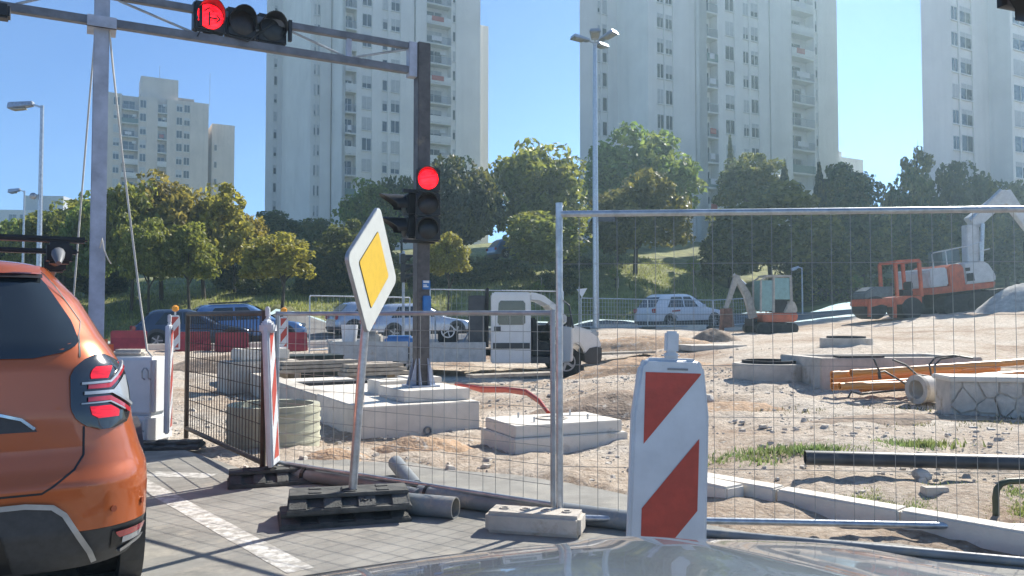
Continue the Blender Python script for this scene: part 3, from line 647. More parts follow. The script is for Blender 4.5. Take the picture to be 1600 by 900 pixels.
# small far signal on a post
p = gnd(630,27); t = thing('far_signal_post','grey post of the small far signal behind the priority sign','post',p,A); MB().tube([(0,0,-.1),(0,0,P(630,392,27).z-p.z)],.05,8).bb(-.17,.0,-.1,-.05,P(630,412,27).z-p.z,P(630,396,27).z-p.z).build('post', galvd, t)
q = P(632,419,26.8); signal('small far signal with pale visor edges behind the priority sign', (q.x+.05,q.y,q.z), A+R(60), .32, False, None, vis=.3)
# ropes
def rope(label, pts, r=.009): return tag(MB().tube(pts, r, 6).build('stay_rope', ropem, None, smooth=60), label, 'rope', 'stay ropes on the gantry pole')
k1 = P(207,372,8.55)
rope('pale stay rope with a knot slanting down right of the left pole', [P(160,-60,8.5),P(177,110,8.52),P(192,250,8.53),k1,P(219,470,8.5),P(230,548,8.45),P(240,560,8.4)], .011)
rope('pale stay rope slanting down left of the left pole', [P(148,60,8.7),P(139,165,8.7),P(128,300,8.7),P(122,375,8.65),P(116,450,8.6),P(100,640,8.5)], .010)
# ================================================================== CONCRETE FOUNDATIONS
c0 = G(562,690,-.1); fo = thing('concrete_foundation','long pale cast concrete foundation carrying the right gantry pole','foundation',(c0.x,c0.y,-.3),A)
lx = lambda px, d: toUF(P(px,495,d)-c0)[0]
MB().bb(0,1.52,0,1.9,0,.585).build('block', concw, fo, bevel=.012)
MB().bb(.0,.28,1.903,9.2,0,.57).build('strip_wall', conc, fo, bevel=.012)
MB().bb(.283,1.5,1.91,5.6,0,.52).build('fill_slab', concw, fo, bevel=.01)
pc = toUF(Vector((gb.x,gb.y,0))-Vector((c0.x,c0.y,0)))
MB().bb(pc[0]-.42,pc[0]+.45,pc[1]-.52,pc[1]+.42,.587,.728).build('plinth', concw, fo, bevel=.008)
MB().bb(pc[0]-.35,pc[0]+.15,pc[1]+.55,pc[1]+1.1,.523,.76).bb(pc[0]+.16,pc[0]+.62,pc[1]+.75,pc[1]+1.3,.523,.78).build('rear_block', concw, fo, bevel=.01)
q = G(678,672,-.0); l = toUF(Vector((q.x,q.y,0))-Vector((c0.x,c0.y,0))); MB().ring((l[0],-.03,.27),(0,1,0),.05,.035,.06,16).build('pipe_end', pipeg, fo)
q = P(405,575,15.5); o = thing('concrete_chunk','loose pale concrete block lying behind the brown fence','concrete block',(q.x,q.y,H(q.x,q.y)-.03),A+.1)
MB().bb(-.7,.7,-.4,.4,0,.62).build('block', conc, o, bevel=.04); MB().bb(-.45,.5,-.3,.35,.622,.85).build('upper_block', concw, o, bevel=.03)
# stepped slab with anchor bolts
c1 = G(805,666,.245); sl_ = thing('anchor_slab','white stepped concrete slab with anchor bolts right of the foundation','slab',(c1.x,c1.y,-.06),R(23.5))
MB().bb(-.03,1.26,-.05,.86,0,.185).build('lower_slab', concw, sl_, bevel=.01); MB().bb(.0,1.22,.0,.80,.187,.305).build('upper_slab', concw, sl_, bevel=.008)
for x, y in ((.3,.2),(.92,.2),(.3,.6),(.92,.6)): MB().tube([(x,y,.30),(x,y,.36)],.011,8).build('anchor_bolt', galv, sl_)
MB().ring((.6,.4,.3055),(0,0,1),.17,.13,.012,24).build('sleeve', conc, sl_)
# dirt piles
def pile(name, label, px, py, z, rx, ry, h, m_, seed, d=None):
    c = G(px,py,z) if d is None else P(px,495,d); r = []; N, K_ = 14, 30
    for j in range(N+1):
        t = j/N; row = []
        for k in range(K_+1):
            a = (k%K_)*2*math.pi/K_; e = 1+.22*noise.noise((math.cos(a)*1.5,math.sin(a)*1.5,seed)); x = c.x+rx*t*e*math.cos(a); y = c.y+ry*t*e*math.sin(a)
            row.append((x, y, H(x,y)-.06*t*t+h*(1-t*t)**1.3+noise.fractal((x*5,y*5,seed),.8,2.2,4)*.05*min(1,h*5)))
        r.append(row)
    o = MB().grid(r).build(name, m_, None, smooth=70); return tag(o, label, 'dirt pile', kind='stuff')
soil = mat('orange_soil', (.46,.30,.18), .95, var=.22, scale=7, bump=1., bscale=30, dirt=((.50,.44,.36), 9, .53))
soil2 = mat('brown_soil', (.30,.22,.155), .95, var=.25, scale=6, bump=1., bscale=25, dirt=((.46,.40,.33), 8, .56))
pile('soil_pile','orange brown soil heaped in front of the foundation',660,700,0,.75,.4,.14,soil,1.3)
pile('soil_pile','low orange soil spill left of the sign post behind the fence',520,713,0,.45,.3,.08,soil,5.1)
pile('soil_bank','brown soil bank behind the stepped slab',960,625,.1,1.3,.8,.22,soil2,2.2,10.6)
pile('soil_pile','reddish brown soil heap in front of the truck bonnet',985,545,.2,1.9,1.2,.34,soil,3.7,18.5)
pile('soil_pile','grey brown soil heap on the flat cover left of the mini excavator',1112,530,.2,1.0,.7,.42,soil2,4.4,25.5)
pile('soil_pile','long orange soil ridge in front of the far kerb',990,530,.2,3.2,.9,.35,soil,6.6,25)
pile('soil_pile','dark soil ridge behind the brown fence',370,560,.2,2.4,1.1,.35,soil2,7.9,20)
pile('soil_bank','brown bare earth with shade painted in below the stone faced wall',1420,660,.14,1.5,.55,.07,soil2,9.3)  # flat patch whose darker soil colour paints in the shade on this ground
pile('soil_bank','brown bare earth strip in front of the nearest manhole base',1130,640,.14,1.1,.5,.06,soil,10.3)
pile('soil_pile','pale spoil heap right of the large excavator',1600,470,.2,2.2,1.4,1.0,mat('pale_spoil',(.45,.43,.39),.95,var=.2,scale=3,bump=1.,bscale=12),8.9,33)
# beige concrete ring behind the brown fence
q = G(405,700,0); rg = thing('concrete_ring','beige ribbed concrete pipe ring standing behind the brown fence','pipe ring',(q.x+.02,q.y+.42,-.06),0)
MB().ring((0,0,0),(0,0,1),.475,.41,.46,48).build('ring', ringm, rg, smooth=30)
for k in range(4): MB().ring((0,0,.08+k*.1),(0,0,1),.485,.4755,.022,48).build('rib', ringm, rg, smooth=30)
# manhole bases on the right
def manhole(label, px, py, d, ro, h):
    g = P(px,py,d); g.z = H(g.x,g.y)-.05; t = thing('manhole_base',label,'manhole',g,.2,'concrete manhole bases on the site')
    MB().ring((0,0,0),(0,0,1),ro,ro*.72,h,28).build('ring', conc, t, smooth=30, bevel=.012)
    MB().ring((0,0,h+.002),(0,0,1),ro*.74,ro*.66,.045,28).build('seat_ring', trackm, t, smooth=30)
    MB().tube([(0,0,h-.08),(0,0,h-.05)],ro*.715,28).build('cover', trackm, t); return t
manhole('nearest round concrete manhole base, right of the red and white beacon',1202,590,12.6,.56,.30)
manhole('farther round concrete manhole base in the middle of the dirt',1322,536,19.3,.60,.22)
q = P(1110,545,23); q.z = H(q.x,q.y)+.05; o = thing('flat_cover','flat concrete cover plate under the grey brown soil heap','cover',q,.2); MB().bb(-.85,.85,-.6,.6,-.1,.06).build('plate', conc, o, bevel=.02)
# concrete chamber, pipes and stone wall on the right
q = P(1283,610,11.6); ch = thing('concrete_chamber','long low concrete chamber wall behind the orange pipes','concrete wall',(q.x,q.y,H(q.x,q.y)-.08),R(7))
MB().bb(0,2.55,0,.22,0,.52).build('front_wall', conc, ch, bevel=.015); MB().bb(0,.22,.223,1.3,0,.52).build('side_wall', conc, ch, bevel=.015); MB().bb(2.33,2.55,.223,1.3,0,.52).build('side_wall', conc, ch, bevel=.015); MB().bb(.223,2.327,1.08,1.3,0,.52).build('rear_wall', conc, ch, bevel=.015)
MB().bb(.30,1.0,.02,.2,.522,.55).build('steel_edge', trackm, ch)
for i, (a, b, dz, r_) in enumerate((((1300,596),(1560,575),.0,.048),((1300,604),(1620,583),0,.048),((1345,606),(1640,590),0,.05),((1300,586),(1500,574),.1,.048),((1330,583),(1650,562),.12,.045),((1312,604),(1480,598),0,.045))):
    pa, pb = P(*a,11.0-.09*i), P(*b,11.3-.09*i)
    o = thing('plastic_pipe',('orange plastic pipe lying against the chamber wall','orange plastic pipe second from the chamber wall','long orange plastic pipe reaching under the cables','upper orange plastic pipe in the pile','orange plastic pipe running to the right edge on top of the pile','short orange plastic pipe at the front of the pile')[i],'pipe',pa,0,'orange plastic pipes')
    m = MB(); n=18; m.ring((0,0,0),pb-pa,r_,r_*.86,(pb-pa).length,n); m.build('tube', pipeo, o, smooth=40); MB().ring((0,0,0),pb-pa,r_*1.14,r_*1.002,.11,n).build('socket', pipeo, o, smooth=40)
pa = P(1436,606,10.2); o = thing('concrete_pipe','white concrete pipe section lying beside the stone faced wall','pipe',pa,0)
ax = Vector((.9,.28,0)).normalized(); MB().ring((0,0,-.02),ax,.165,.12,.62,30).build('pipe', concw, o, smooth=40, bevel=.008); MB().ring(tuple(ax*-.05+Vector((0,0,-.02))),ax,.185,.12,.05,30).build('collar', conc, o, smooth=40)
for i, pts in enumerate(([(1365,560),(1374,580),(1376,592)],[(1395,562),(1415,570),(1432,585),(1452,588)],[(1470,600),(1455,585),(1452,570),(1462,558),(1490,555),(1520,560)],[(1478,600),(1461,583),(1460,571),(1470,561),(1500,556)],[(1374,592),(1372,582),(1382,580),(1402,592),(1425,606)],[(1325,622),(1330,612),(1345,616),(1380,612),(1420,608)])):
    tag(MB().tube([P(x,y,10.5) for x,y in pts],.013,6).build('black_cable', mat('dusty_cable',(.07,.068,.06),.6,var=.3), None, smooth=60),('black cable hanging over the left end of the chamber','black cable looping over the chamber middle','outer black cable loop beside the white pipe','inner black cable loop beside the white pipe','black cable curling over the orange pipes','black cable end on the ground before the orange pipes')[i],'cable','loose black cables')
q = P(1495,648,9.2); sw_ = thing('stone_wall','low wall faced with irregular pale stones at the right edge','wall',(q.x,q.y,H(q.x,q.y)-.1),R(-9))
MB().bb(-.05,2.2,.018,.5,0,.5).build('core', conc, sw_); MB().bb(-.08,2.22,-.03,.55,.502,.56).build('coping', concw, sw_, bevel=.012)
rs = random.Random(4); seeds = [(-.05+.22*k+(.11 if r_%2 else 0)+rs.uniform(-.07,.07), .085+.165*r_+rs.uniform(-.045,.045)) for r_ in range(3) for k in range(11)]
for i, (sx, sz) in enumerate(seeds):
    cell = [(-.06,.0),(2.2,.0),(2.2,.5),(-.06,.5)]
    for j, (tx, tz) in enumerate(seeds):
        if i == j: continue
        nx, nz = tx-sx, tz-sz; c = (tx*tx+tz*tz-sx*sx-sz*sz)/2-.007*math.hypot(nx,nz); nc = []
        for k in range(len(cell)):
            a, b = cell[k], cell[(k+1)%len(cell)]; da, db = a[0]*nx+a[1]*nz-c, b[0]*nx+b[1]*nz-c
            if da <= 0: nc.append(a)
            if da*db < 0: t_ = da/(da-db); nc.append((a[0]+(b[0]-a[0])*t_, a[1]+(b[1]-a[1])*t_))
        cell = nc
        if len(cell) < 3: break
    if len(cell) >= 3: MB().prism(cell, rs.uniform(.05,.08), Matrix.Translation((0,.058,0)) @ Matrix.Rotation(R(90),4,'X')).build('stone', stonem, sw_, bevel=.007)
pa, pb = P(1258,715,6.25), P(1700,726,6.0)
o = thing('black_pipe','thick black plastic pipe lying on the grass tufts','pipe',pa,0); MB().ring((0,0,0),pb-pa,.056,.049,(pb-pa).length,28).build('tube', pipek, o, smooth=40)
pa = P(1556,785,5.1); o = thing('bent_pipe_rail','dark green bent pipe rail sticking out of the dirt at the right edge','rail',(pa.x,pa.y,.1),0)
MB().tube([(0,0,-.1),(0,0,.08),(.008,0,.13),(.035,0,.165),(.08,0,.18),(.3,.02,.185),(.6,.05,.18)],.02,10).build('rail', mat('dark_green_paint',(.045,.06,.03),.5,var=.2), o, smooth=60)
for px, py, s_, lab in ((1440,736,.07,'small stone near the middle of the black pipe'),(1105,632,.11,'grey boulder right of the beacon edge')):
    bm = bmesh.new(); bmesh.ops.create_icosphere(bm, subdivisions=2, radius=s_)
    for v in bm.verts: v.co *= 1+.25*noise.noise(v.co*14); v.co.z *= .7
    me = bpy.data.meshes.new('rock'); bm.to_mesh(me); bm.free(); me.materials.append(stonem); q = G(px,py,.16); tag(obj('rock', me, None, (q.x,q.y,H(q.x,q.y)+s_*.4)), lab, 'rock')
q = G(1460,755,.16); o = thing('brick_piece','single grey brick lying in the weeds','brick',(q.x,q.y,H(q.x,q.y)+.03),.05); MB().bb(-.085,.085,-.04,.04,-.03,.035).build('brick', conc, o, bevel=.006)
# conduits on the ground behind the low fence
pt = [((445,738),(545,748),(640,768),(702,792),.055,'long dusty grey conduit pipe behind the rubber bases')]
pa, pb, pc_ = G(438,738,.06), G(560,752,.06), G(655,776,.06)
o = thing('conduit_pipe','long dusty grey conduit pipe behind the rubber base',"pipe",(0,0,0),0,'grey conduit pipes'); MB().tube([pa,pb,pc_],.055,16).build('tube', pipeg, o, smooth=40); MB().tube([pa.lerp(pb,.32),pa.lerp(pb,.36)],.064,16).build('strap', black, o)
pa, pb = G(634,787,.07), G(712,794,.07); o = thing('conduit_pipe','short cut grey conduit pipe with open end below the low fence','pipe',pa,0,'grey conduit pipes'); MB().ring((0,0,0),pb-pa,.072,.064,(pb-pa).length,24).build('tube', pipeg, o, smooth=40)
pa, pb = G(655,771,.07), G(1000,816,.06); o = thing('conduit_pipe','long grey conduit pipe running under the low fence to the tall post','pipe',pa,0,'grey conduit pipes'); MB().ring((0,0,0),pb-pa,.062,.054,(pb-pa).length,24).build('tube', pipeg, o, smooth=40); MB().tube([(pb-pa)*.04,(pb-pa)*.055],.068,16).build('strap', black, o)
pa, pb = G(650,752,.06), P(620,716,6.7); o = thing('conduit_pipe','grey conduit stub rising out of the gravel behind the low fence','pipe',pa,0,'grey conduit pipes'); MB().ring((0,0,-.05),pb-pa,.062,.052,(pb-pa).length+.04,24).build('tube', pipeg, o, smooth=40)
pa, pb = G(880,812,.03), G(1900,905,.03); o = thing('ground_pipe','thin grey pipe lying on the ground under the tall fence','pipe',pa,0); MB().tube([(0,0,0),pb-pa],.024,10).build('tube', pipeg, o, smooth=40)
# red conduits
for i in range(3):
    k = i*.05; pts = [P(712+i*6,600+i*2,10.9),P(750,606+i*3,10.6),P(790,607+i*2.5,10.2),P(822,611+i*3,9.9),P(842,625+i*3,9.6),P(856,644+i*2,9.35)]
    tag(MB().tube([p_+Vector((k*.2,k,0)) for p_ in pts],.022,8).build('red_conduit', redh, None, smooth=60),('upper red conduit hose bending from the plinth into the stepped slab','middle red conduit hose bending into the stepped slab','lower red conduit hose bending into the stepped slab')[i],'hose','red conduit hoses')
# planks and boards
for i, (px, py, d, L_x, ang, lab) in enumerate(((500,572,15.5,1.7,.1,'grey boards stacked under the truck tail'),(585,577,15.2,1.3,.05,'pale boards on the slab behind the sign post'),(800,580,16.5,1.9,-.02,'long board lying beside the truck cab'),(555,590,13.4,1.9,.06,'dark corrugated strip on the slab behind the sign post'),(950,548,22,3.2,.1,'thin white boards on the dirt ahead of the truck'))):
    q = P(px,py,d); q.z = max(q.z-.1, H(q.x,q.y)); o = thing('board_stack' if i<2 else 'board', lab,'boards',q,A+ang)
    for k in range(3 if i<2 else 1): MB().bb(-L_x/2+k*.04,L_x/2-k*.07,-.2,.2,k*.075,k*.075+.06).build('board', trackm if i == 3 else woodm, o)
    if i<2: 
        for sx in (-.6,.6): MB().bb(sx*L_x/2-.05,sx*L_x/2+.05,-.19,.19,-.16,-.003).build('bearer', woodm, o)
q = P(482,588,16.5); q.z = H(q.x,q.y); bx = thing('dark_crate','dark green open crate behind the leaning beacon','crate',q,A+.05)
cr = mat('dark_green_crate',(.02,.032,.028),.6,var=.2)
MB().bb(-.6,.6,-.4,-.36,.08,.62).build('front_panel', cr, bx); MB().bb(-.6,.6,.36,.4,.08,.62).build('rear_panel', cr, bx); MB().bb(-.6,-.56,-.358,.358,.08,.62).build('side_panel', cr, bx); MB().bb(.56,.6,-.358,.358,.08,.62).build('side_panel', cr, bx); MB().bb(-.558,.558,-.358,.358,.08,.12).build('floor', cr, bx); MB().bb(-.62,.62,-.42,.42,.622,.65).build('rim', cr, bx)
for sx in (-.45,.45): MB().bb(sx-.06,sx+.06,-.38,.38,-.05,.079).build('skid', woodm, bx)
# ================================================================== FENCES
def panel(name, label, a, b, z0, z1, dv, dh, r, fm, wm, wr=.002, posts=True, group='temporary fence panels', ext=.0, indiv=True, foot=0.):
    a, b = Vector((a[0],a[1],0)), Vector((b[0],b[1],0)); L = (b-a).length
    t = thing(name, label, 'fence', (a.x,a.y,0), math.atan2(b.y-a.y,b.x-a.x), group)
    MB().tube([(0,0,z1),(L,0,z1)],r,10).build('top_rail', fm, t, smooth=60); MB().tube([(0,0,z0),(L,0,z0)],r,10).build('bottom_rail', fm, t, smooth=60)
    for x in (-r*.2,L+r*.2): MB().tube([(x,0,foot),(x,0,z1+ext)],r*1.06,10).build('post', fm, t, smooth=60)
    nv, nh = int(L/dv), int((z1-z0)/dh)
    vm, hm = MB().tube([(0,0,z0),(0,0,z1)],wr,5), MB().tube([(0,0,0),(L,0,0)],wr,5)
    if indiv:
        vme, hme = vm.mesh('wire', wm), hm.mesh('wire', wm)
        for k in range(1,nv): obj('wire', vme, t, ((k+random.uniform(-.04,.04))*L/nv,-wr,0))
        for k in range(1,nh): obj('wire', hme, t, (0,wr,z0+k*(z1-z0)/nh))
    else:
        m = MB()
        for k in range(1,nv): m.tube([(k*L/nv,-wr,z0),(k*L/nv,-wr,z1)],wr,4,False)
        for k in range(1,nh): m.tube([(0,wr,z0+k*(z1-z0)/nh),(L,wr,z0+k*(z1-z0)/nh)],wr,4,False)
        m.build('wire_mesh', wm, t)
    return t
# tall panel on the right
a = P(875,495,5.03); b0 = P(1600,495,4.80); b = a+(b0-a)*1.28
panel('tall_fence_panel','tall galvanised wire mesh fence panel filling the right half', a, b, .07, P(930,334,5.02).z, .115, .30, .021, galv, wirem, .0018, ext=.07, foot=.0)
# low mesh panel
a2 = G(432,724,.12); b2 = P(863,495,5.12)
lowp = panel('low_fence_panel','low grey wire mesh barrier panel behind the priority sign', a2, b2, .13, 1.345, .108, .12, .0165, galvd, wirem, .0021, ext=.02, foot=.02)
# brown panel
a3 = G(291,688); b3 = G(410,748)
panel('brown_fence_panel','brown rusty wire barrier panel standing right of the orange car', a3, b3, .13, 1.35, .088, .145, .023, wired, wired, .0042, ext=.02, foot=.02)
for (x0,y0,x1,y1,lab) in ((-21.,28.2,-17.6,28.2,'far mesh fence panel behind the left gantry pole'),(-17.5,28.1,-14.0,28.3,'far mesh fence panel in front of the blue car'),(-13.9,28.3,-10.4,28.2,'far mesh fence panel above the leaning beacon')):
    pa, pb = UF(x0,y0), UF(x1,y1); z = H(*pa); panel('far_fence_panel', lab, pa, pb, z+.12, z+1.25, .16, .16, .022, galv, galv, .0065, indiv=False, foot=z, group='far road fence panels')
pa, pb = P(908,495,34), P(1012,495,36.2)
ends = [(908,33.5),(1012,35.8),(1115,38.0),(1220,40.5)]
for i in range(3):
    pa, pb = gnd(*ends[i]), gnd(*ends[i+1]); z = (pa.z+pb.z)/2
    t = panel('far_fence_panel',('far mesh fence panel right of the lamp mast','far mesh fence panel in front of the white parked car','far mesh fence panel behind the mini excavator')[i], pa, pb, .12, 1.35, .17, .17, .024, galv, galv, .0065, indiv=False, foot=0, group='far road fence panels')
    t.location.z = pa.z; t.rotation_euler = (0, -math.atan2(pb.z-pa.z, (pb-pa).xy.length), t.rotation_euler[2])
    f_ = thing('fence_foot',('concrete foot of the far fence beside the lamp mast','concrete foot of the far fence at the front of the white car','concrete foot of the far fence at the rear of the white car')[i],'fence foot',pa,A,'far fence feet'); MB().bb(-.4,.4,-.13,.13,-.05,.14).build('block', rubber, f_, bevel=.03)
for (p0,p1,d0,d1,yt,lab) in ((484,640,25.5,28,462,'far tall mesh fence panel behind the priority sign'),(672,880,28,30.5,452,'far tall mesh fence panel behind the truck')):
    pa, pb = gnd(p0,d0), gnd(p1,d1); zt = P(p0,yt,d0).z; panel('far_fence_panel', lab, pa, pb, pa.z+.1, zt, .2, .4, .022, galv, galvd, .0045, indiv=False, foot=pa.z-.1, group='far road fence panels')
# fence feet near
q = P(838,820,4.95); o = thing('fence_foot','pale concrete fence foot block under the tall post','fence foot',(q.x,q.y,0),R(-14)); MB().bb(-.30,.29,-.11,.11,.005,.135).build('block', conc, o, bevel=.022)
for k in range(4): MB().ring((-.2+k*.13,.0,.1352),(0,0,1),.03,.02,.008,14).build('socket_hole', conc, o)
# ================================================================== BEACONS, BASES, SIGN
def beacon(label, loc, rz, tilt=(0,0), h=1.16, stripes=True, w_=.30):
    t = thing('guide_beacon', label, 'beacon', loc, rz, 'red and white guide beacons'); t.rotation_euler = (tilt[0], tilt[1], rz)
    zb = .12; hw = w_/2
    out_ = [(-hw*1.04,zb),(hw*1.04,zb),(hw*1.0,h-.22),(hw*.84,h-.03),(hw*.66,h),(-hw*.66,h),(-hw*.84,h-.03),(-hw*1.0,h-.22)]
    bd = MB().prism(out_, .055, Matrix.Translation((0,.0275,0)) @ Matrix.Rotation(R(90),4,'X')).build('body', whpl, t, bevel=.014, smooth=40, seg=3)
    MB().bb(-.032,.032,-.02,.02,h+.001,h+.02).bb(-.026,.026,-.017,.017,h+.02,h+.105).build('lamp_socket', whpl, t, bevel=.008)
    MB().bb(-.02,.06,-.031,-.0276,h-.045,h-.037).build('slot', mat('slot_shadow',(.3,.3,.3),.8), t)
    if stripes:
        xl, xr, zt, z0_ = -hw*.70, hw*.74, h-.055, zb+.06
        for sgn in (-1,1):
            k = 0
            for top in np.arange(zt+.0, z0_-.4, -.52):
                def zl(x): return (x-xl)/(xr-xl)*.27    # stripes rise to the right
                raw = []
                N = 14
                up = [(xl+(xr-xl)*i/N, min(zt, max(z0_, top-.0+zl(xl+(xr-xl)*i/N)))) for i in range(N+1)]
                lo = [(xl+(xr-xl)*i/N, min(zt, max(z0_, top-.275+zl(xl+(xr-xl)*i/N)))) for i in range(N+1)]
                m = MB(); m.grid([[(sgn*-x if sgn>0 else x, sgn*.0292, z) for x, z in up],[(sgn*-x if sgn>0 else x, sgn*.0292, z) for x, z in lo]])
                m.build('red_stripe', redref, bd)
    return t
def rubber_base(label, loc, rz, L=.80, W=.40, Hh=.115, text=False, holes=3):
    t = thing('rubber_base', label, 'base', loc, rz, 'rubber sign bases')
    def prof(s, top): return [(-W/2*s,0),(W/2*s,0),(W/2*s,.035),(W/2*s-.11,top),(-W/2*s+.11,top),(-W/2*s,.035)]
    def sl(x0,x1,s,top): m.prism(prof(s,top), x1-x0, Matrix.Translation((x0,0,0)) @ Matrix.Rotation(R(90),4,'Z') @ Matrix.Rotation(R(90),4,'X'))
    m = MB(); sl(-L/2+.05,L/2-.05,.80,Hh-.03); m.build('core', rubber, t)
    n = holes; gw = L*.13; rw_ = (L-n*gw)/(n+1)
    for k in range(n+1): m = MB(); x0 = -L/2+k*(rw_+gw); sl(x0,x0+rw_,1,Hh-.02); m.build('rib', rubber, t, bevel=.006)
    m = MB(); m.prism([(-L/2-.01,-W/2-.01),(L/2+.01,-W/2-.01),(L/2+.01,W/2+.01),(-L/2-.01,W/2+.01)],.03).build('foot_rim', rubber, t, bevel=.006)
    hy = W/2-.09; m = MB()
    m.prism([(-L/2+.0,-hy),(L/2,-hy),(L/2,hy),(-L/2,hy)],.024,Matrix.Translation((0,0,Hh-.0245))).build('deck', rubber, t, bevel=.005)
    for k in range(n):
        x0 = -L/2+rw_+k*(rw_+gw)
        MB().bb(x0+.01,x0+gw-.01,-hy*.75,-hy*.25,Hh-.002,Hh+.006).build('deck_lug', rubber, t, bevel=.002); MB().bb(x0+.01,x0+gw-.01,hy*.25,hy*.75,Hh-.002,Hh+.006).build('deck_lug', rubber, t, bevel=.002)
    if text:
        cu = bpy.data.curves.new('emboss','FONT'); cu.body = 'K-1'; cu.size = .055; cu.extrude = .0025; cu.align_x = 'CENTER'; to = bpy.data.objects.new('emboss', cu); COL.objects.link(to); dg = bpy.context.evaluated_depsgraph_get(); tm = bpy.data.meshes.new_from_object(to.evaluated_get(dg)); bpy.data.objects.remove(to); tm.materials.clear(); tm.materials.append(black); e_ = obj('embossed_letters', tm, t); sa = math.atan2(Hh-.055,.11)
        e_.location = (-L/2+2*(rw_+gw)+rw_/2,-W/2+.045,.035+.045*math.tan(sa)+.003); e_.rotation_euler = (sa,0,0)
    MB().bb(-.05,.05,-.05,.05,Hh-.004,Hh+.012).build('socket', rubber, t, bevel=.006)
    return t
q = P(1032,495,3.12); beacon('red and white guide beacon facing the camera in front of the tall fence', (q.x,q.y,0), R(3), (0,R(2.0)))
rubber_base('rubber base under the front beacon, behind the car bonnet', (q.x,q.y,0), 0)
q = G(414,752); q2 = P(428,740,6.42)
beacon('leaning red and white guide beacon strapped to the brown fence post', (q2.x,q2.y,.02), R(97), (R(-3),R(2.2)), h=1.28)
rubber_base('rubber base under the leaning beacon', (q2.x-.03,q2.y,0), R(20), .62, .36)
MB().bb(-.13,.05,-.06,.05,1.17,1.25).build('strap', whpl, [o for o in bpy.data.objects if o.get('label','').startswith('leaning')][0], bevel=.015)
q = P(262,690,8.35); beacon('white guide beacon seen edge-on beside the concrete barrier', (q.x,q.y,.0), R(106), h=1.24, stripes=True, w_=.25)
rubber_base('flat black rubber base under the edge-on beacon', (q.x+.05,q.y-.25,0), R(10), .75, .36, .07)
# concrete barrier
q = P(212,690,8.5); cb = thing('concrete_barrier','pale concrete road barrier block with steel lifting loops beside the orange car','barrier',(q.x,q.y,0),R(-6))
mm = MB().bb(-1.3,.27,-.16,.16,.30,.90).bb(-1.3,.27,-.27,.27,0,.298); mm.build('block', mat('painted_concrete',(.68,.70,.70),.8,var=.06,scale=3,dirt=((.5,.47,.42),4,.64)), cb, bevel=.03)
for z in (.74,.22):
    yy = -.17 if z > .3 else -.28
    MB().tube([(.18,yy+.01,z-.07),(.18,yy-.03,z-.05),(.18,yy-.035,z+.02),(.20,yy-.035,z+.05),(.225,yy-.035,z+.05),(.245,yy-.035,z+.02),(.245,yy-.03,z-.05),(.245,yy+.01,z-.07)],.008,6).build('lifting_loop', galvd, cb)
q = P(204,549,8.55); o = thing('sand_bag','pale flat stone lying on top of the concrete barrier','stone',(q.x,q.y,.90),.1)
MB().bb(-.16,.16,-.1,.1,0,.075).build('stone', stonem, o, bevel=.03)
# priority sign on leaning post with two stacked rubber bases
pf_ = P(549,768,5.28); top_ = P(574,470,5.28); zt_ = .15
ps = thing('priority_sign','leaning yellow and white diamond priority road sign on a rubber base','sign',(pf_.x,pf_.y,.0),0)
dirp = (top_-pf_); MB().tube([Vector((0,0,.06))-dirp*.0,dirp*.55+Vector((0,0,pf_.z)),dirp*1.02+Vector((0,0,pf_.z))],.0285,16).build('post', galv, ps, smooth=50)
cc = P(584,421,5.24)-Vector(ps.location)
e1 = Vector((.20,.94,-.12)).normalized(); e2 = Vector((.055,.08,.97)); e2 = (e2-e1*e2.dot(e1)).normalized(); e3 = e1.cross(e2)
if e3.y > 0: e3 = -e3
MS = Matrix((( e1.x,e2.x,e3.x,cc.x),(e1.y,e2.y,e3.y,cc.y),(e1.z,e2.z,e3.z,cc.z),(0,0,0,1)))
def diamond(r, cr=.05):
    pts = []
    for k in range(4):
        a = k*math.pi/2
        for j in (-2,-1,0,1,2):
            aa = a+j*math.pi/8*.95; pts.append(((r-cr*1.41)*math.cos(a)+cr*math.cos(aa), (r-cr*1.41)*math.sin(a)+cr*math.sin(aa)))
    return pts
MB().prism(diamond(.435), .022, MS @ Matrix.Translation((0,0,-.022))).build('plate', galvd, ps)
MB().prism(diamond(.428), .003, MS @ Matrix.Translation((0,0,.0005))).build('white_face', signw, ps)
MB().prism(diamond(.262,.02), .002, MS @ Matrix.Translation((0,0,.0037))).build('black_line', black, ps)
MB().prism(diamond(.256,.018), .002, MS @ Matrix.Translation((0,0,.006))).build('yellow_face', yellow, ps)
for z in (-.18,.12): MB().box((0,0,0),(.30,.05,.02)).build('clamp', galvd, ps).matrix_local = MS @ Matrix.Translation((0,z,-.034))
rubber_base('upper rubber base carrying the priority sign post', (pf_.x-.02,pf_.y+.02,.085), R(14), .76, .42, .105, True)
rubber_base('lower rubber base under the priority sign base', (pf_.x-.05,pf_.y-.0,0), R(18), .80, .42, .085)
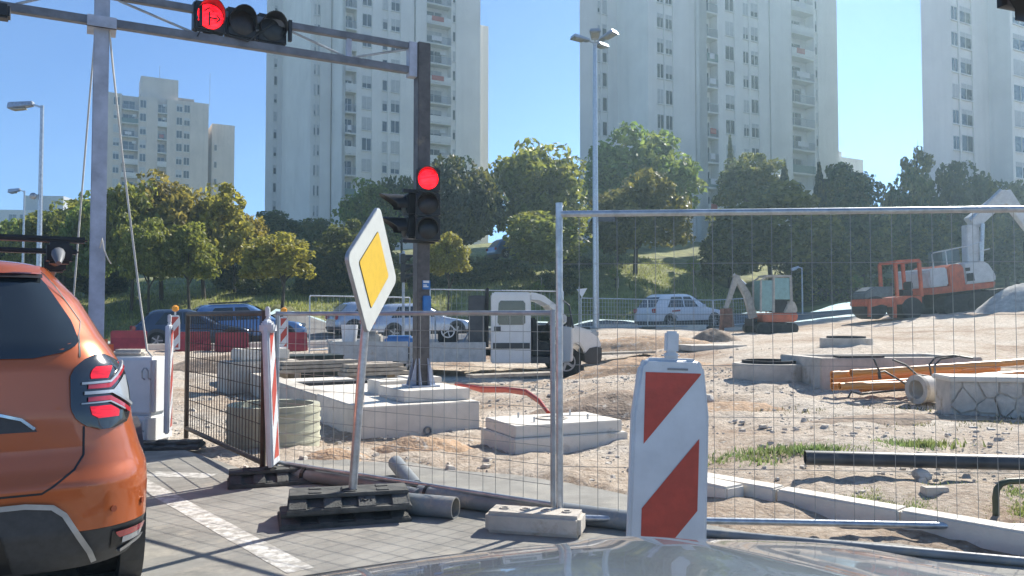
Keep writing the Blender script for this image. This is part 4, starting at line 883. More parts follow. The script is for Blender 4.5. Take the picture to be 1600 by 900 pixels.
# red water barriers by the far road
def water_barrier(label, px, py, d, rz):
    g = P(px,py,d); g.z = H(g.x,g.y)+.0; t = thing('plastic_barrier',label,'barrier',g,rz,'red plastic road barriers')
    m = MB(); pf = [(-.24,0),(.24,0),(.22,.14),(.11,.40),(.09,.62),(-.09,.62),(-.11,.40),(-.22,.14)]
    m.prism(pf, 1.0, Matrix.Translation((-.5,0,0)) @ Matrix.Rotation(R(90),4,'Z') @ Matrix.Rotation(R(90),4,'X')); m.build('body', redpl, t, bevel=.03); return t
water_barrier('red plastic barrier nearest the left gantry pole',201,548,24.3,A); water_barrier('red plastic barrier seen through the brown fence, left one',302,548,25.3,A+.1); water_barrier('red plastic barrier seen through the brown fence, right one',362,548,25.6,A); water_barrier('red plastic barrier right of the leaning beacon',455,540,26.5,A)
for px, py, d, lab in ((273,545,24,'beacon with amber lamp behind the edge-on beacon'),(443,540,26,'beacon with amber lamp above the leaning beacon')):
    g = P(px,py,d); g.z = H(g.x,g.y); t = beacon(lab, g, R(20), h=1.15, w_=.28); bm = MB().tube([(0,0,1.255),(0,0,1.27)],.05,10).build('lamp_base', amber, t); MB().tube([(0,0,1.271),(0,0,1.30),(0,0,1.40),(0,0,1.45)],[.06,.10,.10,.03],12).build('lamp', amber, t, smooth=50)
# ================================================================== STREET LAMPS
def lamp(label, px, ytop, d, heads, r=.08, base=None):
    g = gnd(px,d); zt = P(px,ytop,d).z-g.z; t = thing('street_lamp',label,'street lamp',g,0,'street lamps')
    MB().tube([(0,0,-.2),(0,0,zt*.5),(0,0,zt)],[r,r*.85,r*.6],12).build('mast', galv, t, smooth=60)
    for i, (ang, ln, sz, tl) in enumerate(heads):
        h = MB().bar((0,0,zt-.05),(ln*.35*math.cos(ang),ln*.35*math.sin(ang),zt+.02),.05).build('arm', galv, t)
        M_ = Matrix.Translation((ln*.35*math.cos(ang),ln*.35*math.sin(ang),zt+.03)) @ Matrix.Rotation(ang,4,'Z') @ Matrix.Rotation(-tl,4,'Y')
        hd_ = MB().add([(0,-sz*.3,-.04),(0,sz*.3,-.04),(ln,sz*.5,-.07),(ln,-sz*.5,-.07),(0,-sz*.2,.08),(0,sz*.2,.08),(ln*.95,sz*.4,.10),(ln*.95,-sz*.4,.10)],[(0,1,2,3),(4,7,6,5),(0,4,5,1),(1,5,6,2),(2,6,7,3),(3,7,4,0)],M_).build('lamp_head', galv, t, bevel=.02)
        MB().box((ln*.6,0,-.085),(ln*.5,sz*.6,.03),0).build('glass', mat('lamp_glass',(.30,.30,.25),.3), hd_).matrix_local = M_
    return t
lamp('street lamp with one head and a camera ball at the left edge',59,165,20,[(R(180),.62,.28,R(-6))],.07)
t = [o for o in bpy.data.objects if o.name.startswith('street_lamp')][0]; zc = P(52,307,20).z-t.location.z
MB().bar((0,0,zc+.03),(-.08,-.05,zc+.03),.03).build('camera_arm', galv, t); bm = bmesh.new(); bmesh.ops.create_uvsphere(bm,u_segments=12,v_segments=8,radius=.085); me = bpy.data.meshes.new('camera_ball'); bm.to_mesh(me); bm.free(); me.materials.append(galvd); me.shade_smooth(); obj('camera_ball', me, t, (-.13,-.08,zc))
lamp('short distant street lamp at the left edge',34,298,34,[(R(180),.5,.25,R(-8))],.06)
lamp('tall mast lamp with four flat heads in the middle',931,66,34,[(R(200),.8,.5,R(6)),(R(-95),.75,.5,R(12)),(R(-40),.8,.5,R(14)),(R(60),.8,.5,R(6))],.14)
ml = [o for o in bpy.data.objects if o.get('label','').startswith('tall mast')][0]
zc = P(945,341,34).z-ml.location.z; MB().bb(.12,.85,-.03,.0,zc-.14,zc+.14).build('street_name_plate', mat('dark_plate',(.05,.06,.08),.5), ml)
lamp('thin bent street lamp behind the mini excavator',1254,418,48,[(R(180),.5,.2,R(-20))],.05)
t = lamp('dark lamp head peeking between the evergreen and the olive tree',806,250,70,[(R(180),.7,.3,R(-5))],.06)
q = gnd(905,34); t = thing('information_post','thin post with a small white pennant beside the mast','post',q,0); MB().tube([(0,0,0),(0,0,P(905,448,34).z-q.z)],.03,6).build('post', galv, t); zz = P(905,452,34).z-q.z
MB().add([(-.1,.0,zz),(.35,0,zz+.05),(.12,0,zz-.35),(-.1,.01,zz),(.35,.01,zz+.05),(.12,.01,zz-.35)],[(0,1,2),(3,5,4),(0,3,4,1),(1,4,5,2),(2,5,3,0)]).build('pennant', whitep, t)
# ================================================================== VEHICLES
def lerp_tab(t): return kin(t)
class Body:
    def __init__(s, w, yr, yf, r, rf): s.w, s.yr, s.yf, s.r, s.rf = (kin(x) if isinstance(x, list) else (lambda z, x=x: x) for x in (w, yr, yf, r, rf))
    def half(s, z, n=7):
        w, a, b, r, q = s.w(z), s.yr(z), s.yf(z), s.r(z), s.rf(z); r = min(r, w*.95); q = min(q, w*.95); pts = [(w-r)*k/3 for k in range(4)]
        P_ = [(x, a) for x in pts]+[(w-r+r*math.sin(t), a+r-r*math.cos(t)) for t in [math.pi/2*k/n for k in range(1,n+1)]]
        P_ += [(w, a+r+(b-q-a-r)*k/6) for k in range(1,6)]
        P_ += [(w-q+q*math.cos(t), b-q+q*math.sin(t)) for t in [math.pi/2*k/n for k in range(0,n+1)]]+[((w-q)*k/2, b) for k in (1,0)]
        return P_
    def mesh(s, zs):
        m = MB(); rows = []
        for z in zs:
            h = s.half(z); rows.append([(x,y,z) for x,y in h]+[(-x,y,z) for x,y in h[-2:0:-1]]+[(h[0][0],h[0][1],z)])
        m.grid(rows); n = len(rows[0])-1
        k = (len(rows)-1)*(n+1); m.f.append(tuple(k+i for i in range(n))); m.f.append(tuple(range(n))[::-1])
        return m
    def rp(s, a, z, off=0.):                     # point on rear/side by arc length from rear centre
        sg = 1 if a >= 0 else -1; a = abs(a); w, y0, r = s.w(z), s.yr(z), min(s.r(z), s.w(z)*.95); ca = r*math.pi/2
        if a < w-r: x, y, nx, ny = a, y0, 0, -1
        elif a < w-r+ca: t = (a-w+r)/r; x, y, nx, ny = w-r+r*math.sin(t), y0+r-r*math.cos(t), math.sin(t), -math.cos(t)
        else: x, y, nx, ny = w, y0+r+(a-w+r-ca), 1, 0
        return (sg*(x+nx*off), y+ny*off, z)
    def patch(s, zs, fl, fr, off, ns=8):
        m = MB(); rows = []
        for z in zs:
            l, r = fl(z), fr(z); rows.append([s.rp(l+(r-l)*k/ns, z, off) for k in range(ns+1)])
        m.grid(rows)
        rim = rows[0]+[r[-1] for r in rows[1:]]+rows[-1][-2::-1]+[r[0] for r in rows[-2:0:-1]]; zz = [zs[0]]*(ns+1)
        ins = []
        for i, z in enumerate(zs): pass
        return m
    def bar(s, pl, wd, off):                     # strip along a polyline in (arc, z)
        m = MB(); L, Rr = [], []; q = []
        for i in range(len(pl)-1):
            for k in range(6): t = k/6; q.append((pl[i][0]+(pl[i+1][0]-pl[i][0])*t, pl[i][1]+(pl[i+1][1]-pl[i][1])*t))
        q.append(pl[-1])
        for i, p in enumerate(q):
            a, b = q[max(i-1,0)], q[min(i+1,len(q)-1)]; dx, dz = b[0]-a[0], b[1]-a[1]; l = math.hypot(dx,dz) or 1; nx, nz = -dz/l*wd/2, dx/l*wd/2
            L.append(s.rp(p[0]+nx,p[1]+nz,off)); Rr.append(s.rp(p[0]-nx,p[1]-nz,off))
        m.grid([L,Rr]); m.grid([L,[s.rp(p[0],p[1],-.004) for p in q]]); m.grid([Rr,[s.rp(p[0],p[1],-.004) for p in q]])
        return m
def wheel(parent, x, y, r, wd, side, spokes=5):
    t = MB(); pr = [(r*.62,-wd/2),(r*.93,-wd/2),(r,-wd*.36),(r,wd*.36),(r*.93,wd/2),(r*.62,wd/2)]; n = 32; rows = [[(b, a*math.cos(k*2*math.pi/n), a*math.sin(k*2*math.pi/n)) for k in range(n+1)] for a,b in pr]
    t.grid(rows); w_ = t.build('wheel', tyre, parent, smooth=40); w_.location = (x,y,r)
    m = MB(); m.ring((side*(wd*.5-.05) if side>0 else -wd*.5+.02,0,0),(1,0,0),r*.64,r*.54,.03,24)
    for k in range(spokes): a = k*2*math.pi/spokes; m.bar((side*wd*.42,0,0),(side*wd*.42,r*.6*math.cos(a),r*.6*math.sin(a)),.02,r*.16)
    m.build('rim', rimm, w_); MB().tube([(side*wd*.1,0,0),(side*wd*.13,0,0)],r*.6,20).build('brake_disc', trackm, w_)
    return w_
def car(label, cat, loc, rz, paint, L=4.3, W=1.8, Ht=1.55, van=False, group='cars on the far road', name='parked_car', tail=None):
    t = thing(name, label, cat, loc, rz, group); w = W/2; k = Ht/1.55
    belt = .93*k
    B = Body([(.2,w*.93),(.4,w),(.7,w),(belt,w*.94),(Ht*.8,w*.84),(Ht*.94,w*.74),(Ht*.985,w*.64),(Ht,w*.5)],
             [(.2,.1),(.45,0),(.7,.03),(belt,.12),(Ht*.94,.12 if van else .62),(Ht,.3 if van else .8)],
             [(.2,L-.12),(.45,L),(.62,L-.06),(.78*k,L-.28),(belt,L-(.75 if van else 1.12)),(Ht*.94,L-(1.3 if van else 1.95)),(Ht,L-(1.5 if van else 2.2))], .24, .34)
    B.mesh([.2,.3,.4,.5,.6,.7,.78*k,.85*k,belt,belt+.1,Ht*.75,Ht*.8,Ht*.87,Ht*.92,Ht*.96,Ht*.985,Ht]).build('body', paint, t, smooth=35)
    Body([(.15,w*.95),(.38,w+.012)],[(.15,.08),(.38,-.012)],[(.15,L-.1),(.38,L+.01)],.24,.34).mesh([.15,.22,.30,.38]).build('sill_cladding', clad, t, smooth=35)
    zs = [belt+.03+(Ht*.915-belt-.03)*j/5 for j in range(6)]
    for sd in (1,-1):
        wins = ((1.75,2.55),(.75,1.68)) if not van else ((1.9,2.75),)
        for i, (y0,y1) in enumerate(wins):
            y0, y1 = y0*L/4.3, y1*L/4.3; m = MB()
            rows = []
            for z in zs:
                u_ = (z-zs[0])/(zs[-1]-zs[0]); a = y0+(.35*u_ if i else 0); b = y1-(.42*u_ if not i else 0)
                rows.append([(sd*(B.w(z)+.006), a+(b-a)*j/4, z) for j in range(5)])
            m.grid(rows).build('side_window', glassd, t)
        for yy in (.82*L/4.3, L-.86*L/4.3):
            MB().tube([(sd*(w-.10),yy,.36),(sd*(w+.008),yy,.36)],.39,24).build('wheel_arch', clad, t)
            wheel(t, sd*(w-.085), yy, .325, .21, sd)
        MB().box((sd*(w+.1),L-1.55*L/4.3,belt+.08),(.2,.12,.13)).build('mirror', paint, t, bevel=.03)
        MB().box((sd*(w*.72),L-.155,.68*k),(.32,.14,.13)).build('headlight', clear, t, bevel=.03); MB().box((sd*w*.8,.06,.82*k),(.22,.12,.2)).build('tail_light', tailb, t, bevel=.03)
    m = MB(); m.grid([[(x*B.w(z)*.80, B.yr(z)-.012, z) for x in (-1,-.5,0,.5,1)] for z in zs]); m.build('rear_window', glassd, t)
    m = MB(); m.grid([[(x*B.w(z)*.82, B.yf(z)+.012, z) for x in (-1,-.5,0,.5,1)] for z in [belt+.06+(Ht*.93-belt-.06)*j/5 for j in range(6)]]); m.build('windscreen', glassd, t)
    MB().bb(-.26,.26,L-.02,L+.015,.38,.49).build('number_plate', whitep, t)
    return t
cwhite = mat('white_car_paint',(.72,.73,.75),.25,var=.02,coat=1.); cblue = mat('blue_car_paint',(.10,.20,.38),.25,.2,var=.04,coat=1.); cnavy = mat('navy_car_paint',(.03,.05,.09),.25,.2,var=.04,coat=1.); csilv = mat('silver_car_paint',(.42,.47,.55),.25,.4,var=.03,coat=1.)
def place(px, d, wheel_y=None):
    g = gnd(px,d); return g
def carpx(label, px_rear, d, right=True, **k):
    g = gnd(px_rear, d); cat = k.pop('cat','car'); paint = k.pop('paint'); da = k.pop('da',0); dz = k.pop('dz',0)
    g.z += dz; c = car(label, cat, g, (A-R(90) if right else A+R(90))+da, paint, **k); L_c = k.get('L',4.3); q = g+ (U if right else -U)*L_c; c.rotation_euler = (math.atan2(H(q.x,q.y)+dz-g.z, L_c), 0, c.rotation_euler[2]); return c
w1 = carpx('white hatchback with red side decal parked behind the far fence',1006,38.6,paint=cwhite,L=4.6,Ht=1.68)
dec = MB(); dec.grid([[(.925,1.0+.5*u_,.80+.09*v_+.03*u_) for u_ in (0,.25,.5,.75,1)] for v_ in (0,1)]).build('red_decal', mat('decal_red',(.45,.06,.04),.5,var=.5,scale=30), w1)
MB().grid([[(.925,1.05+.3*u_-.1*v_,.50+.16*v_) for u_ in (0,.5,1)] for v_ in (0,1)]).build('grey_decal', mat('decal_grey',(.25,.28,.32),.5), w1)
carpx('blue estate car with roof rails behind the brown fence',283,30.0,paint=cblue,L=4.6,Ht=1.62)
be = [o for o in bpy.data.objects if o.get('label','').startswith('blue estate')][0]
for sx in (-.55,.55): MB().bar((sx,1.1,1.66),(sx,2.5,1.68),.05).build('roof_rail', black, be)
carpx('dark navy car behind the red barrier near the left gantry pole',205,29.0,paint=cnavy,L=4.2,Ht=1.45)
carpx('pale blue car behind the priority sign post',515,34.5,paint=csilv,L=4.2,Ht=1.5)
carpx('white saloon partly hidden by the signal pole',572,31.5,paint=csilv,L=4.4,Ht=1.48,right=True)
for px, d, pt, lab in ((768,61,cblue,'blue car on the upper road below the olive tree'),):
    carpx(lab, px, d, paint=pt, L=4.2, Ht=1.5, group='cars on the upper road', dz=.25)
# ------------------------------------------------------------------ orange SUV
cor = P(247,495,3.62); rc = Vector((cor.x,cor.y,0))-Vector((math.cos(A+R(2.5)),math.sin(A+R(2.5)),0))*.90
sv = thing('orange_suv','orange SUV with lit tail light and roof bars stopped at the left edge','car',(rc.x,rc.y,0),A+R(2.5))
B = Body([(.22,.84),(.30,.87),(.40,.895),(.55,.90),(.64,.895),(.72,.865),(.83,.835),(.98,.815),(1.08,.79),(1.16,.745),(1.24,.695),(1.36,.63),(1.46,.575),(1.52,.53),(1.56,.47),(1.585,.39),(1.60,.26)],
         [(.22,.10),(.30,.04),(.40,.0),(.60,.0),(.66,.035),(.74,.055),(.9,.065),(1.1,.09),(1.2,.13),(1.36,.26),(1.50,.38),(1.56,.46),(1.60,.62)],
         [(.22,4.2),(.5,4.33),(.8,4.25),(1.0,4.0),(1.08,3.35),(1.3,2.95),(1.5,2.5),(1.6,2.1)], [(.22,.3),(.6,.30),(.75,.26),(1.0,.27),(1.2,.26),(1.5,.22),(1.6,.2)], .4)
zs = sorted(set([round(.22+.02*k,3) for k in range(60)]+[.30,.40,.55,.66,.985,1.56,1.585,1.60]))
zs = [z for z in zs if .40 <= z <= 1.60]; B.mesh(zs).build('body', orange, sv, smooth=50)
zl = [.22,.24,.27,.30,.33,.36,.398]; B2 = B.mesh(zl); B2.build('bumper_cladding', clad, sv, smooth=50)
def lin(z0,z1,n): return [z0+(z1-z0)*k/n for k in range(n+1)]
# rear window, spoiler shade, wiper
def mir(f): return lambda z: -f(z)
rw = kin([(1.14,.42),(1.17,.56),(1.21,.60),(1.30,.575),(1.46,.475),(1.52,.43)])
B.patch(lin(1.14,1.52,16), mir(rw), rw, .006, 16).build('rear_window', glassd, sv, smooth=60)
B.patch(lin(1.525,1.562,4), lambda z:-.42, lambda z:.42, .05, 12).build('spoiler', orange, sv, smooth=60)
B.patch(lin(1.500,1.520,2), lambda z:-.44, lambda z:.44, .03, 12).build('spoiler_underside', black, sv, smooth=60)
B.bar([(-.35,1.20),(.0,1.185),(.17,1.20)],.028,.03).build('wiper', black, sv)
# seams
B.bar([(.605,1.235),(.60,1.14)],.008,.0015).build('seam', black, sv); B.bar([(.615,.84),(.615,.72),(.58,.66),(.50,.60),(.46,.575),(-.46,.575)],.009,.0015).build('seam', black, sv)
B.bar([(-.58,.66),(-.615,.72),(-.615,.84)],.009,.0015).build('seam', black, sv); B.bar([(.605,1.235),(.63,1.30),(.52,1.46),(.46,1.53)],.006,.0015).build('seam', black, sv)
# tailgate handle recess with chrome edge
hr = kin([(.83,.44),(.86,.42),(.885,.36),(.905,.28),(.915,.18)])
B.patch(lin(.83,.915,10), mir(hr), hr, .004, 14).build('handle_recess', clad, sv, smooth=60)
B.bar([(-.42,.845),(-.38,.885),(-.29,.912),(-.18,.921),(.18,.921),(.29,.912),(.38,.885),(.43,.842)],.012,.012).build('chrome_strip', chrome, sv, smooth=60)
# bumper guard
bg_ = kin([(.23,.665),(.30,.64),(.40,.59),(.47,.55),(.51,.50),(.525,.40)])
B.patch(lin(.23,.525,14), mir(bg_), bg_, .012, 16).build('bumper_guard', clad, sv, smooth=60)
B.bar([(-.40,.532),(.40,.532),(.50,.517),(.545,.48),(.59,.40),(.64,.30),(.66,.24)],.022,.02).build('silver_edge', silv, sv, smooth=60)
B.patch(lin(.24,.42,6), lambda z:-.36-.0*z, lambda z:.36-(z-.24)*.25, .02, 10).build('diffuser', black, sv, smooth=60)
for sg in (1,-1):
    tl = thing if False else None
    lo = kin([(.822,.68),(.84,.625),(.87,.585),(.92,.562),(1.06,.558),(1.10,.575),(1.13,.61),(1.15,.66)]); hi = kin([(.822,.74),(.84,.82),(.87,.85),(.92,.87),(1.0,.875),(1.06,.86),(1.11,.83),(1.15,.72)])
    f1, f2 = (lo, hi) if sg > 0 else (mir(hi), mir(lo))
    lam = B.patch(lin(.822,1.15,18), f1, f2, .013, 14).build('tail_light', mat('lamp_surround',(.02,.02,.023),.12,coat=1.), sv, smooth=60)
    l2 = kin([(1.045,.638),(1.06,.634),(1.085,.642),(1.098,.66)]); r2 = kin([(1.045,.715),(1.098,.745)])
    B.patch(lin(1.045,1.098,6), l2 if sg>0 else mir(r2), r2 if sg>0 else mir(l2), .018, 8).build('lit_lens', tailr, lam, smooth=60)
    l3 = kin([(.872,.668),(.89,.642),(.925,.634)]); r3 = kin([(.872,.765),(.90,.77),(.925,.725)])
    B.patch(lin(.872,.925,6), l3 if sg>0 else mir(r3), r3 if sg>0 else mir(l3), .018, 8).build('lit_lens', tailr, lam, smooth=60)
    lw, rw_ = kin([(.93,.825),(.985,.735),(1.05,.825)]), kin([(.93,.85),(1.05,.845)])
    B.patch(lin(.93,1.05,8), lw if sg>0 else mir(rw_), rw_ if sg>0 else mir(lw), .017, 6).build('reverse_lens', clear, lam, smooth=60)
    S_ = lambda pl: [(sg*a, z) for a, z in pl]
    B.bar(S_([(.625,1.012),(.72,1.012),(.835,1.095)]),.020,.022).build('light_bar', tailb, lam); B.bar(S_([(.625,.957),(.72,.957),(.84,.89)]),.020,.022).build('light_bar', tailb, lam)
    B.bar(S_([(.60,1.027),(.725,1.030),(.845,1.115)]),.010,.024).build('chrome_bar', silv, lam); B.bar(S_([(.61,.985),(.73,.985),(.855,.915)]),.014,.026).build('chrome_bar', silv, lam); B.bar(S_([(.60,.94),(.72,.942),(.80,.90)]),.006,.024).build('chrome_bar', silv, lam)
    fl, fr_ = kin([(.30,.80),(.36,.75)]), kin([(.30,.95),(.36,.96)])
    B.patch(lin(.285,.375,4), (lambda z:.735) if sg>0 else (lambda z:-.975), (lambda z:.975) if sg>0 else (lambda z:-.735), .006, 6).build('fog_recess', black, sv, smooth=60)
    rf_ = B.patch(lin(.335,.368,3), fl if sg>0 else mir(fr_), fr_ if sg>0 else mir(fl), .012, 6).build('rear_reflector', tailb, sv, smooth=60)
    B.patch(lin(.302,.333,3), (lambda z:.79) if sg>0 else (lambda z:-.95), (lambda z:.95) if sg>0 else (lambda z:-.79), .011, 6).build('rear_fog_light', clear, sv, smooth=60)
    B.bar(S_([(.78,.262),(.86,.285),(.97,.292)]),.02,.02).build('silver_edge', silv, sv)
    for a_ in (.74,.92): q = B.rp(sg*a_,.475,.001); q2 = B.rp(sg*a_,.475,.006); MB().tube([q,q2],.014,14).build('parking_sensor', mat('sensor_orange',(.25,.05,.015),.4), sv)
    for yy in (.78,3.45): wheel(sv, sg*.745, yy, .345, .225, sg)
    MB().tube([(sg*.52,.62,1.585),(sg*.52,.70,1.63),(sg*.525,.95,1.66),(sg*.53,1.5,1.675),(sg*.53,2.2,1.65),(sg*.52,2.35,1.58)],[.012,.03,.034,.034,.03,.012],10).build('roof_rail', mat('rail_grey',(.13,.135,.14),.5,var=.1), sv, smooth=60)
    for i, (y0,y1) in enumerate(((.75,1.35),(1.45,2.2),(2.27,3.0))):
        rows = [[(sg*(B.w(z)+.006), y0+(.18*(z-1.12) if i<2 else 0)+(min(y1, B.yf(z)-.25)-y0-(.18*(z-1.12) if i<2 else 0))*j/4, z) for j in range(5)] for z in lin(1.12,1.45,6)]
        MB().grid(rows).build('side_window', glassd, sv)
    MB().box((sg*.84,2.75,1.08),(.20,.14,.15)).build('mirror', orange, sv, bevel=.04)
    for yy in (.78,3.45): MB().tube([(sg*.80,yy,.36),(sg*.905,yy,.36)],.43,28).build('wheel_arch', clad, sv)
for yy in (.95,1.85): MB().bb(-.66,.66,yy-.045,yy+.045,1.715,1.745).build('roof_bar', black, sv, bevel=.012)
for sg in (1,-1):
    for yy in (.95,1.85): MB().bb(sg*.53-.06,sg*.53+.06,yy-.06,yy+.06,1.60,1.713).build('bar_foot', black, sv, bevel=.015)
rows = [[(x*B.w(z)*.86, B.yf(z)+.012, z) for x in (-1,-.5,0,.5,1)] for z in lin(1.12,1.5,6)]; MB().grid(rows).build('windscreen', glassd, sv)
MB().bb(-.26,.26,-.035,-.022,.70,.81).build('number_plate', whitep, sv)
MB().bb(-.7,.7,.3,4.0,.2,.30).build('underbody', black, sv)
# ------------------------------------------------------------------ flatbed truck (x forward, seen from its right side)
g = gnd(767,19.5); g.z = P(767,590,19.5).z
tk = thing('flatbed_truck','white double cab flatbed truck with its front door open','truck',g,R(3))
def side_poly(poly, y0, y1): 
    m = MB(); m.prism(poly, y1-y0, Matrix.Translation((0,y1,0)) @ Matrix.Rotation(R(90),4,'X')); return m
cabw = mat('truck_white',(.66,.655,.63),.35,var=.03,coat=.6,dirt=((.45,.40,.33),3,.66))
side_poly([(0,.34),(.98,.34),(.98,2.06),(.9,2.08),(.06,2.08),(0,2.02)],0,1.95).build('rear_cab', cabw, tk, bevel=.03)
side_poly([(1.60,.82),(2.15,.82),(2.26,.66),(2.32,.42),(2.62,.42),(2.70,.55),(2.70,.82),(2.62,1.02),(2.45,1.14),(2.06,1.27),(1.68,1.30),(1.64,1.1)],0,1.95).build('nose', cabw, tk, bevel=.035)
side_poly([(.983,1.90),(1.2,1.88),(1.42,1.76),(1.56,1.80),(1.3,2.0),(1.1,2.06),(.983,2.075)],0,1.95).build('roof', cabw, tk)
for y in (.0,1.88): MB().bar((1.47,y+.035,1.80),(1.98,y+.035,1.26),.07,.13).build('pillar', cabw, tk)
MB().bb(.983,1.44,.02,1.93,.34,.50).build('floor', clad, tk); MB().bb(.985,1.66,1.86,1.93,.5,1.25).build('far_door', darkin, tk)
for y0 in (.25,1.15): side_poly([(1.02,.5),(1.45,.5),(1.45,.85),(1.17,.87),(1.14,1.45),(1.02,1.45)],y0,y0+.5).build('seat', darkin, tk, bevel=.04)
MB().bb(1.60,1.72,.1,1.85,.9,1.22).build('dashboard', darkin, tk)
MB().ring((1.48,1.4,1.2),(-.8,0,.6),.19,.165,.03,20).build('steering_wheel', black, tk)
m = MB(); m.grid([[(1.53,.08,1.83),(1.53,1.87,1.83)],[(2.0,.05,1.3),(2.0,1.9,1.3)]]).build('windscreen', mat('clear_glass',(.9,.95,.95),.02,trans=.95), tk)
dm = MB(); pts = [(.0,.36),(.62,.40),(.66,.75),(.68,1.25),(.45,1.75),(.05,1.93),(0,1.9)]
d_ = side_poly([(.02,.36),(.62,.42),(.66,.80),(.68,1.22),(.02,1.26)],-.04,.02).build('front_door', cabw, tk, bevel=.02); d_.location = (1.72,-.02,0); d_.rotation_euler = (0,0,R(-72))
dw = MB(); dw.tube([(.68,0,1.22),(.46,0,1.74),(.06,0,1.90),(.03,0,1.26)],.025,6).build('door_frame', black, d_)
rwin = MB(); pr = [(.20,1.28),(.80,1.28),(.84,1.33),(.84,1.80),(.79,1.87),(.24,1.87),(.19,1.81),(.16,1.34)]; side_poly(pr,-.012,-.001).build('side_window', glassd, tk, bevel=.004)
side_poly([(.05,.70),(.95,.70),(.95,.84),(.05,.84)],-.02,-.002).build('rub_strip', clad, tk); MB().bb(.08,.24,-.02,-.002,1.12,1.24).build('door_handle', clad, tk)
side_poly([(2.27,.38),(2.28,.60),(2.40,.74),(2.6,.78),(2.72,.74),(2.72,.42),(2.62,.30),(2.40,.32)],-.015,1.965).build('bumper', clad, tk, bevel=.03)
MB().box((2.52,.16,1.06),(.26,.3,.2)).build('headlight', clear, tk, bevel=.05)
MB().bar((1.78,.0,1.24),(1.86,-.26,1.36),.03).box((1.88,-.30,1.33),(.1,.18,.3)).build('mirror', black, tk)
for x, y in ((1.84,.0),(1.84,1.76),(-2.0,.02),(-2.0,1.76)):
    w_ = wheel(tk, 0, 0, .375, .21, -1); w_.rotation_euler = (0,0,R(90)); w_.location = (x, y+.09, .375)
MB().bb(-3.9,1.2,.62,.78,.50,.66).bb(-3.9,1.2,1.17,1.33,.50,.66).build('chassis', trackm, tk)
MB().bb(-3.88,-.12,.02,1.98,.665,.72).build('bed_floor', galvd, tk); dsm = mat('dropside_grey',(.46,.46,.44),.5,.2,var=.12,dirt=((.36,.31,.25),3,.56))
MB().bb(-3.86,-2.0,-.02,.015,.40,.88).build('dropside', dsm, tk, bevel=.01); MB().bb(-1.96,-.12,-.02,.015,.38,.86).build('dropside', dsm, tk, bevel=.01)
MB().bb(-3.86,-.12,1.985,2.02,.40,.88).build('dropside', dsm, tk, bevel=.01); MB().bb(-3.92,-3.885,.0,2.0,.42,.88).build('tailboard', dsm, tk, bevel=.01)
hb_ = MB(); hb_.bb(-.11,-.05,.02,1.95,.73,.80).bb(-.11,-.05,.02,1.95,2.10,2.18).bb(-.11,-.05,.02,.09,.8,2.10).bb(-.11,-.05,1.88,1.95,.8,2.10)
for k in range(12): hb_.bb(-.09,-.07,.14+k*.15,.17+k*.15,.8,2.10)
for k in range(8): hb_.bb(-.088,-.072,.09,1.88,.95+k*.15,.98+k*.15)
hb_.build('headboard', trackm, tk); MB().bb(-.55,-.13,.1,1.9,.73,2.0).build('tool_cabinet', mat('dark_grey_box',(.06,.065,.07),.6,var=.15), tk, bevel=.02)
for (x0,x1,y0,y1,h,mt,nm) in ((-1.35,-.75,.3,.9,.55,trackm,'generator'),(-2.6,-1.9,.3,1.0,.28,blues,'tool_box'),(-3.7,-3.3,.4,.8,.55,whpl,'bucket'),(-3.2,-2.7,.3,.9,.4,beigem,'sack')):
    o = thing(nm,{'generator':'dark generator on the truck bed behind the cab','tool_box':'blue tool box lying on the truck bed','bucket':'white bucket at the tail of the truck bed','sack':'beige sack on the truck bed near the tail'}[nm],nm.replace('_',' '),Vector(g)+rot((0,0,.725),0),R(3))
    if nm == 'bucket': MB().tube([((x0+x1)/2,.6,0),((x0+x1)/2,.6,h)],[.16,.21],18).build('pail', mt, o, smooth=50)
    elif nm == 'generator':
        MB().bb(x0,x1,y0,y1,0,.12).bb(x0+.05,x1-.05,y0+.05,y1-.05,.12,.4).build('engine', mt, o, bevel=.03); MB().ring(((x0+x1)/2,y0-.03,.4),(0,-1,0),.17,.14,.05,20).build('flywheel', galv, o)
        for k in range(5): a=k*1.257; MB().bar(((x0+x1)/2,y0-.05,.4),((x0+x1)/2+.15*math.cos(a),y0-.05,.4+.15*math.sin(a)),.025).build('spoke', galv, o)
        MB().tube([(x0,y0,.0),(x0-.02,y0,.75)],.02,6).tube([(x1,y0,.0),(x1+.35,y0+.1,.6)],.02,6).build('handle', galvd, o)
    else: MB().bb(x0,x1,y0,y1,0,h*.8).bb(x0+.05,x1-.08,y0+.05,y1-.08,h*.8,h).build('body', mt, o, bevel=.06 if nm=='sack' else .02)
# ------------------------------------------------------------------ tracked machines
def track(parent, x0, x1, y, wd, h):
    n = 10; r = h/2; pts = [(x1-r+r*math.sin(t), r+r*math.cos(t)) for t in [math.pi*k/n for k in range(n+1)]]+[(x0+r-r*math.sin(t), r-r*math.cos(t)) for t in [math.pi*k/n for k in range(n+1)]]
    m = MB(); m.prism(pts, wd, Matrix.Translation((0,y+wd,0)) @ Matrix.Rotation(R(90),4,'X')); tr = m.build('track', trackm, parent)
    k = 0; L = x1-x0; cl = MB().box((0,0,0),(.07,wd+.01,.04)).mesh('cleat', trackm)
    for i in range(int(L/.16)): obj('cleat', cl, tr, (x0+r*.6+i*(L-r*1.2)/int(L/.16), y+wd/2, h+.012))
    for i in range(4): MB().tube([((x0+r)+(L-2*r)*i/3,y-.02,r*.9),((x0+r)+(L-2*r)*i/3,y+.02,r*.9)],r*.5,14).build('roller', trackm, tr)
